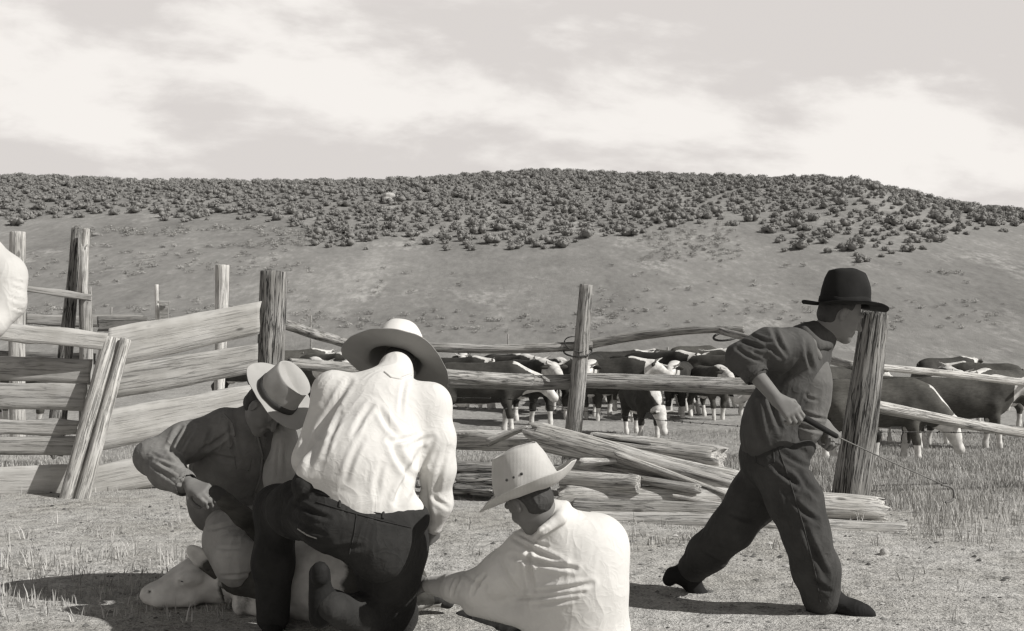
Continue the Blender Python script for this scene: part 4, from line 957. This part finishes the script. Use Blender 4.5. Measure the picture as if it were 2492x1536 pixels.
# ======== man striding to the right
def man_walking():
    t = thing('person', 'man striding to the right in dark work clothes and black hat, carrying an iron', 'person', P(1870, 1490, 5.3))
    pel = P(1880, 1118, 5.32); nk = P(1985, 822, 5.32); hd = P(2047, 762, 5.30)
    sr = P(1928, 848, 5.16); sl = P(1975, 862, 5.50); er = P(1806, 872, 5.10); wr_ = P(1890, 972, 4.98); el = P(1940, 985, 5.62); wl = P(2005, 1032, 5.32)
    fw = np.array((.93, .06, -.42)); up = (.30, 0, .95)
    B = Sdf(); head(B, hd, fw, up); B.cone(nk, hd+np.array((-.03, 0, -.05)), .058, .055, .03); torso(B, pel, nk, sl, sr, -.02, .9, .9)
    B.chain([sr, er, wr_], [.048, .042, .030]); B.chain([sl, el, wl], [.048, .038, .029])
    hand(B, wr_, P(1925, 1000, 4.93)-wr_, (.1, -.9, .35), 1, 1.25, .006, 1.08); hand(B, wl, P(2036, 1066, 5.22)-wl, (.4, -.6, .6), -1, 1.25, .006, 1.08)
    hr = P(1895, 1140, 5.22); hl = P(1872, 1150, 5.42); kr = P(1962, 1300, 5.12); ar = P(2000, 1456, 5.20); kl = P(1782, 1285, 5.42); al = P(1672, 1392, 5.62)
    B.chain([hr, kr, ar], [.07, .05, .04]); B.chain([hl, kl, al], [.07, .05, .04])
    sobj('body', B, .005, M['skin'], t); hair(hd, fw, up, 'hair', t)
    S = Sdf(); torso(S, pel+np.array((0, 0, .06)), nk, sl, sr, .020, .98, 1.05, 1.0, .07)
    S.chain([sr, P(1868, 850, 5.12), er], [.084, .086, .072], .05); S.chain([er, P(1835, 905, 5.06)], [.064, .052], .03); S.chain([sl, el], [.075, .06], .05)
    S.cone(nk+np.array((-.03, -.02, -.02)), nk+np.array((.035, -.02, -.005)), .062, .055, .02)
    S.ell(P(1862, 1030, 5.28), (.10, .13, .14), None, .06)
    fl = [(1800, 830, 1870, 850, 6, .014), (1795, 850, 1850, 880, 6, .012), (1880, 800, 1910, 860, 7, .014), (1830, 815, 1880, 835, 5, .010), (1900, 870, 1850, 830, 6, .010), (1950, 880, 1900, 930, 8, .014), (1870, 950, 1900, 1050, 8, .012), (1840, 980, 1860, 1080, 8, .012), (1960, 830, 1975, 900, 7, .010), (1960, 960, 2000, 990, 6, .010)]
    sobj('shirt', S, .0065, M['walker_shirt'], t, fl, .0035, 12)
    KS = Sdf().chain([P(1958, 806, 5.20), P(1984, 838, 5.19), P(2016, 842, 5.24)], [.026, .028, .02], .02); sobj('collar', KS, .005, M['walker_shirt'], t, None, .001, 20)
    O = Sdf(); O.chain([P(1982, 868, 5.27), P(1972, 925, 5.27), P(1962, 975, 5.28), P(1948, 1035, 5.28)], [.052, .082, .092, .105], .07)
    O.chain([P(1950, 812, 5.175), P(1975, 836, 5.165), P(1990, 868, 5.19)], [.017, .018, .02], .015)
    cuff(er, P(1838, 910, 5.055), .060, M['walker_shirt'], t, .04, 'rolled_sleeve')
    sobj('bib', O, .0065, M['bib'], t, [(1940, 1000, 2005, 1020, 5, .010), (1930, 1030, 2000, 1050, 5, .010), (1950, 960, 1990, 975, 5, .006)], .003, 12)
    T = Sdf(); T.ell(P(1888, 1125, 5.32), (.145, .135, .12), None, .07); T.ell(P(1850, 1100, 5.34), (.09, .12, .12), None, .07); T.ell(P(1945, 1085, 5.28), (.07, .11, .06), None, .06)
    T.chain([hr, P(1935, 1220, 5.16), kr, P(1985, 1385, 5.17), P(1998, 1452, 5.20)], [.122, .116, .098, .100, .088], .05)
    T.chain([hl, P(1835, 1215, 5.42), kl, P(1722, 1345, 5.52), P(1688, 1382, 5.6)], [.122, .114, .096, .088, .074], .05)
    fl = [(1880, 1130, 1960, 1190, 9, .016), (1940, 1150, 1990, 1210, 8, .014), (1930, 1220, 1990, 1270, 8, .014), (1960, 1290, 2010, 1400, 9, .016), (1880, 1180, 1920, 1280, 8, .010), (1850, 1060, 1960, 1100, 7, .012), (1780, 1250, 1840, 1270, 7, .010), (1700, 1340, 1760, 1370, 6, .010), (1970, 1400, 2020, 1440, 7, .012), (1900, 1100, 1990, 1150, 7, .014)]
    tr = sobj('trousers', T, .0075, M['walker_jeans'], t, fl, .003, 10)
    seam('side_seam', tr, [(1890, 1080), (1925, 1180), (1958, 1290), (1985, 1400), (1996, 1465)], .0035, M['walker_jeans'], t); seam('pocket', tr, [(1836, 1090), (1840, 1128), (1862, 1138), (1884, 1124), (1882, 1088)], .003, M['walker_jeans'], t)
    seam('belt', tr, [(1822, 1060), (1870, 1072), (1920, 1068), (1970, 1052)], .010, M['leather'], t)
    b = Sdf(); boot(b, al, al+np.array((.13, -.02, -.16)), (.62, 0, .78), 1.0, np.array((.05, 0, .08))); sobj('boot', b, .006, M['leather'], t)
    b = Sdf(); boot(b, ar+np.array((.01, 0, .015)), ar+np.array((.22, -.06, .0)), (0, 0, 1)); sobj('boot', b, .007, M['leather'], t)
    hup = un(np.array((-.03, .02, 1))); c = P(2056, 742, 5.3); hat('hat', c, (.09, .03, 1), (1, .1, -.09), M['felt_black'], t, .122, .104, .152, .078, .008, .006, .95, .014, 0, .05, .42, bh=.03, bm='felt_black')
    # loose end of a neckerchief in the breast
    return t, wr_, wl
# ======== man at the left edge, only his sleeve in view
def man_edge():
    t = thing('person', 'man in a pale shirt at the left edge, only his bent sleeve in view', 'person', (P(-230, 800, 3.6)[0], 3.6, 0))
    x0 = P(-230, 800, 3.6)[0]; pel = np.array((x0, 3.6, .98)); nk = np.array((x0+.02, 3.58, 1.47)); hd = np.array((x0+.03, 3.56, 1.63)); B = Sdf()
    sr = P(-62, 628, 3.62); sl = np.array((x0-.2, 3.7, 1.45)); er = P(14, 735, 3.58); wr_ = P(-75, 870, 3.42); el = sl+np.array((-.1, .05, -.28)); wl = el+np.array((.1, -.25, .02))
    head(B, hd, (.3, -1, -.2), (0, 0, 1)); B.cone(nk, hd, .056, .056); torso(B, pel, nk, sl, sr, -.02, .9, .9); B.chain([sr, er, wr_], [.045, .036, .028]); B.chain([sl, el, wl], [.045, .036, .028])
    hand(B, wr_, (-.6, -.5, -.3), (0, -.6, .6), 1, 1.); hand(B, wl, (.6, -.7, 0), (0, 0, 1), -1, 1.)
    ft = [np.array((x0+q*.1, 3.6, .1)) for q in (-1, 1)]
    for q, a in zip((-1, 1), ft): B.chain([pel+np.array((q*.09, 0, -.03)), np.array((x0+q*.1, 3.57, .5)), a], [.075, .052, .04])
    sobj('body', B, .008, M['skin'], t); hair(hd, (.3, -1, -.2), (0, 0, 1), 'hair', t)
    S = Sdf(); torso(S, pel, nk, sl, sr, .02, 1, 1.05); S.chain([sr, P(8, 670, 3.60), er], [.072, .060, .056], .05); S.chain([er, P(-20, 790, 3.52)], [.054, .046], .03); S.chain([sl, el, wl], [.07, .06, .045], .05)
    sobj('shirt', S, .007, M['shirt_edge'], t, [(30, 700, 70, 712, 4, .008), (20, 722, 72, 735, 4, .009), (25, 745, 70, 757, 4, .008), (22, 680, 66, 690, 4, .006)], .001, 12)
    T = Sdf(); T.ell(pel, (.16, .12, .13), None, .06)
    for q, a in zip((-1, 1), ft): T.chain([pel+np.array((q*.09, 0, -.03)), np.array((x0+q*.1, 3.57, .5)), a+np.array((0, 0, .03))], [.1, .08, .075], .05)
    sobj('trousers', T, .012, M['jeans_dark'], t, None, .003, 10)
    for a in ft: b = Sdf(); boot(b, a, a+np.array((0, -.22, -.04)), (0, 0, 1)); sobj('boot', b, .012, M['leather'], t)
    hat('hat', hd+np.array((0, 0, .05)), (0, 0, 1), (.3, -1, -.1), M['felt_tan'], t)
man_white(); man_left(); man_seated(); wk, wa_, wb_ = man_walking(); man_edge()
# ---- branding iron in the walking man's hands
a = P(1902, 978, 4.95); h2_ = P(2036, 1062, 5.20); e = P(2296, 1180, 5.45)
BI = thing('branding_iron', 'long handled branding iron carried low in both hands by the striding man', 'branding iron', a)
def sw(name, pts, rad, m, sub=6): return wire(name, pts, rad, m, BI, sub)
sw('handle', [P(1912, 984, 4.945), P(1960, 1018, 5.06), h2_], [.013, .014, .012], M['leather'])
sw('rod', [h2_, P(2160, 1120, 5.33), e], [.0034, .0034], M['rod'])
sw('iron_head', [e+np.array((-.01, 0, 0)), e+np.array((.05, .02, -.02)), e+np.array((.055, .02, -.07)), e+np.array((.01, .0, -.085))], [.0055, .0055], M['rod'])
# ---------------------------------------------------------------- calf on the ground
def calf():
    t = thing('calf', 'white faced calf lying on its side under the kneeling men, one leg held up', 'calf', P(700, 1500, 5.2))
    W = [P(392, 1440, 5.32), P(448, 1436, 5.36), P(500, 1432, 5.4)]
    S = Sdf(); g = np.array
    gz = lambda px, d: gnd((px-CX)/F*d, d)
    def at(px, d, z): return g(((px-CX)/F*d, d, z))
    hd = at(496, 5.38, .125); mz = at(378, 5.28, .075)
    S.cone(hd, at(440, 5.33, .105), .092, .078, .03); S.cone(at(440, 5.33, .105), mz, .070, .048, .03); S.cone(at(460, 5.3, .05), at(385, 5.25, .045), .048, .034, .012); S.ell(at(462, 5.26, .15), (.06, .05, .035), None, .02)
    S.cone(mz, at(362, 5.26, .07), .048, .044, .03)
    S.cone(at(412, 5.20, .105), at(360, 5.19, .085), .008, .007, .008, True); S.cone(at(362, 5.25, .09), at(366, 5.22, .088), .01, .008, .008, True)
    S.ball(at(445, 5.26, .14), .022, .02); S.ball(at(442, 5.235, .138), .012, .004, True)
    S.cone(hd, at(560, 5.42, .13), .11, .12, .06); S.cone(at(560, 5.42, .13), at(640, 5.36, .15), .12, .16, .07)
    S.ell(at(700, 5.24, .17), (.30, .19, .18), None, .08); S.ell(at(800, 5.12, .18), (.32, .20, .20), None, .1); S.ell(at(910, 5.05, .16), (.24, .18, .17), None, .08)
    # foreleg held up, the other folded; hind legs stretched to the seated man
    S.chain([at(640, 5.26, .24), P(640, 1300, 5.16), P(592, 1258, 5.10), P(552, 1222, 5.08)], [.075, .052, .040, .036], .04); S.cone(P(552, 1222, 5.08), P(536, 1206, 5.07), .034, .030, .02)
    S.chain([at(640, 5.22, .08), at(590, 5.16, .045), at(640, 5.1, .04)], [.06, .038, .032], .03)
    S.chain([at(930, 5.0, .20), at(985, 4.95, .20), at(1012, 4.98, .12), at(1050, 5.0, .12)], [.09, .055, .040, .035], .04)
    S.chain([at(930, 5.05, .12), at(1000, 5.15, .08), at(1075, 5.2, .06)], [.085, .05, .034], .04)
    xh, xn = at(455, 5.35, .1)[0], at(560, 5.4, .1)[0]; xb0, xb1 = at(695, 5.1, .1)[0], at(800, 5.1, .1)[0]
    def tone(V):
        w = sm(xn+.10, xh+.0, V[:, 0]+.25*(V[:, 2]-.1))*1.0
        belly = np.exp(-((V[:, 0]-at(745, 5, 0)[0])/.17)**2)*sm(5.25, 5.08, V[:, 1]); low = np.where(V[:, 2] < .1, .4, 0)*(V[:, 0] > xn)
        leg = ((V[:, 2] > .30) & (V[:, 0] < at(640, 5, 0)[0]+.1))*1.
        return np.clip(.22*fbm(V[:, 0]*6, V[:, 1]*6, V[:, 2]*6, 3, 5)+.12+w+1.2*belly+low-leg*.6, 0, 1)
    V, Q = S.mesh(.009); V = relax(V, Q, 2); n = vnormals(V, Q); V = V+n*(.007*fbm(V[:, 0]*7, V[:, 1]*7, V[:, 2]*7, 3, 3)+.0035*fbm(V[:, 0]*45, V[:, 1]*45, V[:, 2]*45, 2, 8))[:, None]
    link('body', mkmesh('body', V, Q, attr=tone(V)), M['hide'], t)
    for (c, q) in ((P(490, 1360, 5.26), P(462, 1334, 5.24)), (P(520, 1392, 5.44), P(508, 1366, 5.50))):
        ax = un(q-c); sx_ = un(np.cross(ax, (0, 1, 0))); nn_ = un(np.cross(sx_, ax)); RR = [sx_, nn_, ax]
        E = Sdf(); E.ell(c, (.042, .016, .088), RR, .01); E.cone(c-ax*.06, c-ax*.11, .024, .03, .03); E.ell(c+nn_*np.sign(-nn_[1])*.016-ax*.005, (.026, .012, .066), RR, .008, True)
        sobj('ear', E, .005, M['hide'], t, attr=lambda V, c=c, ax=ax: np.clip(.62+((V-c) @ ax)*5, 0, 1))
    for (a, b) in ((P(536, 1206, 5.07), P(524, 1197, 5.06)), (at(1050, 5.0, .12), at(1066, 5.0, .12)), (at(1075, 5.2, .06), at(1090, 5.2, .05)), (at(640, 5.1, .04), at(652, 5.1, .04))):
        sobj('hoof', Sdf().cone(a, b, .034, .030, .01), .007, M['hoof'], t)
    sobj('eye', Sdf().ell(at(446, 5.222, .142), (.013, .008, .0045), None, .002), .002, M['hoof'], t)
    wire('tail', [at(965, 5.12, .16), at(990, 5.2, .08), at(1010, 5.3, .03), at(1050, 5.34, .02)], [.02, .012, .016, .012], M['hair'], t)
calf()

# ---------------------------------------------------------------- cattle
def cow_sdf(pose, sd=0):
    S = Sdf(); g = np.array; k = .09
    S.ell(g((-.48, 0, .95)), (.40, .255, .33), None, .14); S.ell(g((0, 0, .90)), (.62, .30, .37), None, .14); S.ell(g((.48, 0, .93)), (.36, .245, .36), None, .14)
    S.cone(g((-.75, 0, 1.10)), g((.55, 0, 1.16)), .12, .12, .12)
    for q in (-1, 1):
        f = .05*q if sd else -.07*q
        S.chain([g((-.60, q*.14, .90)), g((-.50, q*.17, .66)), g((-.74+f, q*.15, .42)), g((-.68+f*1.6, q*.15, .10)), g((-.66+f*1.6, q*.15, .02))], [.20, .125, .062, .046, .055], .06)
        S.chain([g((.50, q*.14, .80)), g((.52, q*.16, .58)), g((.54-f, q*.15, .36)), g((.53-f*1.6, q*.15, .10)), g((.54-f*1.6, q*.15, .02))], [.15, .085, .058, .044, .055], .06)
    if pose == 'level': hb, mz, cr = g((1.02, 0, 1.14)), g((1.34, 0, .96)), g((.62, 0, 1.10))
    elif pose == 'graze': hb, mz, cr = g((1.13, .04, .60)), g((1.27, .08, .22)), g((.72, 0, 1.0))
    elif pose == 'low': hb, mz, cr = g((1.14, .05, .92)), g((1.36, .08, .66)), g((.66, 0, 1.06))
    elif pose == 'turn': hb, mz, cr = g((.96, -.22, 1.16)), g((1.06, -.52, 1.0)), g((.62, 0, 1.10))
    elif pose == 'away': hb, mz, cr = g((.98, .18, 1.22)), g((1.15, .44, 1.06)), g((.62, 0, 1.10))
    S.cone(cr, hb-(mz-hb)*.1, .22, .135, .12); S.cone(g((.60, 0, .84)), hb-(mz-hb)*.05+g((-.04, 0, -.05)), .17, .10, .12)
    S.cone(hb, hb+(mz-hb)*.45, .125, .105, .05); S.cone(hb+(mz-hb)*.4, mz, .10, .075, .05); S.ball(mz, .082, .03)
    d = un(mz-hb); sd_ = un(np.cross(d, (0, 0, 1))) if abs(d[2]) < .95 else g((0, 1, 0)); upv = un(np.cross(sd_, d))
    S.ell(g((-.32, 0, .56)), (.13, .11, .09), None, .06)
    def tone(V):
        w = np.zeros(len(V)); dh = np.linalg.norm(V-(hb+mz)/2, axis=1); w = np.maximum(w, sm(.36, .26, dh-.06))
        t_ = np.clip(((V-cr) @ (hb-cr))/((hb-cr) @ (hb-cr)), -.4, 1); cp = cr+t_[:, None]*(hb-cr)
        crest = sm(.07, .14, V[:, 2]-cp[:, 2])*sm(-.45, .0, t_)*(np.abs(V[:, 1]-cp[:, 1]) < .12)*(V[:, 0] > .3)
        w = np.maximum(w, crest*.8); w = np.maximum(w, sm(.36, .24, V[:, 2])*.9*(V[:, 0] < .9))
        w = np.maximum(w, sm(.60, .52, V[:, 2])*(np.abs(V[:, 1]) < .12)*(np.abs(V[:, 0]) < .5)*.8)
        w = np.maximum(w, sm(.16, .05, np.abs(V[:, 1]))*sm(.75, .85, V[:, 0]-.0*V[:, 2])*(V[:, 2] < .85)*.9*(pose != 'graze'))
        return w
    V, Q = S.mesh(.022); V = relax(V, Q, 2); n = vnormals(V, Q); V = V+n*(.02*fbm(V[:, 0]*3, V[:, 1]*3, V[:, 2]*3, 3, 3))[:, None]
    parts = [('body', mkmesh('cow_body', V, Q, attr=tone(V)), 'hide')]
    for q in (-1, 1):
        c = hb+sd_*q*.12+upv*.05
        E = Sdf().ell(c+sd_*q*.09, (.10, .035, .05), [sd_, d, upv], .02); v_, q_ = E.mesh(.016); parts.append(('ear', mkmesh('cow_ear', v_, q_, attr=np.full(len(v_), .35)), 'hide'))
        H = Sdf().chain([hb+sd_*q*.08+upv*.10, hb+sd_*q*.19+upv*.14, hb+sd_*q*.24+upv*.22+d*.05], [.025, .02, .010], .02); v_, q_ = H.mesh(.012); parts.append(('horn', mkmesh('cow_horn', v_, q_), 'horn'))
    Tl = Sdf().chain([g((-.90, 0, 1.12)), g((-.97, 0, .90)), g((-.95, .03, .45)), g((-.95, .03, .36))], [.035, .022, .02, .045], .02); v_, q_ = Tl.mesh(.018); parts.append(('tail', mkmesh('cow_tail', v_, q_, attr=sm(.62, .5, v_[:, 2])), 'hide'))
    return parts
POSES = {}
def cow(px, feet, d, deg, pose, label, s=1.0, sd=0, grp='Hereford cattle beyond the rail fence'):
    key = (pose, sd)
    x = (px-CX)/F*d; z = gnd(x, d) if feet is None else CH-(feet-HOR)/F*d
    z = gnd(x, d)
    c = thing('cow', label, 'cow', (x, d, z-.015), grp); c.rotation_euler = (0, 0, math.radians(deg)); c.scale = (s, s, s)
    if key not in POSES: POSES[key] = cow_sdf(pose, sd)
    for n, me, m in POSES[key]: o = bpy.data.objects.new(n, me); col.objects.link(o); o.parent = c; (me.materials.append(M[m]) if not me.materials else None)
for a in [
    (1165, 0, 20.6, -6, 'low', 'pale crested cow standing side on just right of the big white hat', 1.0, 1),
    (1285, 0, 22.5, -62, 'level', 'cow behind the centre post with its bright white face left of the post', .98),
    (1240, 0, 26.5, -50, 'level', 'grey brown cow standing behind the pale crested one near the white hat'),
    (1340, 0, 26.0, -70, 'level', 'cow facing us half hidden by the left side of the centre post', .95, 1),
    (1452, 0, 24.0, -105, 'level', 'white faced cow facing us in front of others, first one right of the centre post', .95),
    (1470, 0, 23.5, -14, 'level', 'dark cow side on right of the centre post with a white line along its neck', 1.0, 1),
    (1500, 0, 31.5, 10, 'level', 'small distant dark cow seen over the backs right of the centre post', 1.0),
    (1560, 0, 20.0, -78, 'graze', 'cow grazing head down facing the camera below the middle rail', .80),
    (1600, 0, 26.5, -40, 'level', 'dark cow with pale neck ridge in the middle of the far group', 1.05),
    (1655, 0, 24.5, -110, 'level', 'cow facing the camera with a bright white chest at the middle rail', .92, 1),
    (1640, 0, 33.0, 170, 'level', 'distant cow facing left behind the white chested one', 1.0),
    (1708, 0, 28.0, -20, 'turn', 'dark bodied cow with its white face turned toward us left of the walking man', 1.05, 1),
    (1765, 0, 25.0, -35, 'level', 'cow nearest the walking man on his left, pale muzzle pointing right', 1.02),
    (1690, 0, 39.0, 15, 'graze', 'far cow grazing low, seen beneath the middle rail left of the walking man', 1.0, 1),
    (1800, 0, 33.5, 185, 'level', 'cow far back at the walking man, only dark legs showing under the rail', 1.0, 1),
    (745, 0, 25.0, -60, 'level', 'cow with a white face just right of the tall square post', .95),
    (790, 0, 27.0, -40, 'level', 'dark cow between the tall square post and the white hat', 1.0, 1),
    (835, 0, 24.5, -70, 'turn', 'cow with a white face looking out beside the white hat brim on its left', .92),
    (712, 0, 31.0, 20, 'level', 'distant cow half hidden by the tall square post', 1.0),
    (585, 0, 29.0, -30, 'level', 'cow whose white face shows through the gap under the top plank', .97, 1),
    (70, 0, 22.0, -25, 'level', 'dark cow behind the far left planks with a white face in the gap', 1.0),
    (2010, 0, 15.6, 172, 'level', 'near dark cow half hidden behind the walking man and the right post', .88, 1),
    (2130, 0, 15.2, -8, 'graze', 'near cow right of the right post grazing with its pale head to the right', .86, 1),
    (2215, 0, 19.0, -42, 'turn', 'cow looking right with a white face just beyond the right post', .86),
    (2340, 0, 18.0, -8, 'level', 'black bodied cow side on at the right edge with a white head', .88, 1),
    (2400, 0, 26.0, 165, 'level', 'farther cow at the right edge whose legs show under the lower rail', .85),
    (1105, 0, 27.0, -20, 'level', 'cow standing behind the right side of the big white hat', .95),
    (1225, 0, 31.0, -50, 'level', 'distant cow peering between the pale crested cow and the centre post', .95, 1),
    (1440, 0, 30.0, -110, 'level', 'white faced cow looking this way just right of the centre post', .95),
    (1530, 0, 29.0, -60, 'level', 'white faced cow in the packed middle of the far group', .95, 1),
    (1610, 0, 30.0, -130, 'level', 'cow turned to the left in the packed far group above the knotty log end', .95),
    (1740, 0, 31.5, -55, 'level', 'cow with lowered pale face left of the walking man, behind two others', .95, 1),
    (1845, 0, 27.0, -20, 'level', 'cow partly covered by the walking man elbow and sleeve', .95),
    (2275, 0, 22.0, -82, 'level', 'cow facing this way between the two rails right of the right post', .88, 1),
    (2440, 0, 21.5, -150, 'level', 'cow cut off by the right edge facing left with white face', .86, 1),
    (2300, 0, 29.0, 15, 'level', 'distant cow seen over the backs at the right', .88),
    (770, 0, 32.0, -110, 'level', 'distant white faced cow between square post and big hat', .95, 1),
    (1415, 0, 28.5, -95, 'level', 'white faced cow looking between the centre post and its neighbours', .92),
    (1505, 0, 25.5, -100, 'level', 'cow head on, white face above the rail, left of the grazing cow', .9, 1),
    (1680, 0, 30.0, -85, 'level', 'farther cow head on above the rail, right of the group middle', .95),
    (1725, 0, 24.0, -75, 'level', 'nearer white faced cow left of the walking man elbow', .86, 1),
    (1130, 0, 32.0, -90, 'level', 'small head on cow just right of the big white hat', .95),
    (820, 0, 29.0, -100, 'level', 'head on white faced cow close to the left edge of the big hat', .95),
    (2060, 0, 24.0, 20, 'level', 'farther cow seen between the walking man and the right post', .85)]:
    cow(*a)
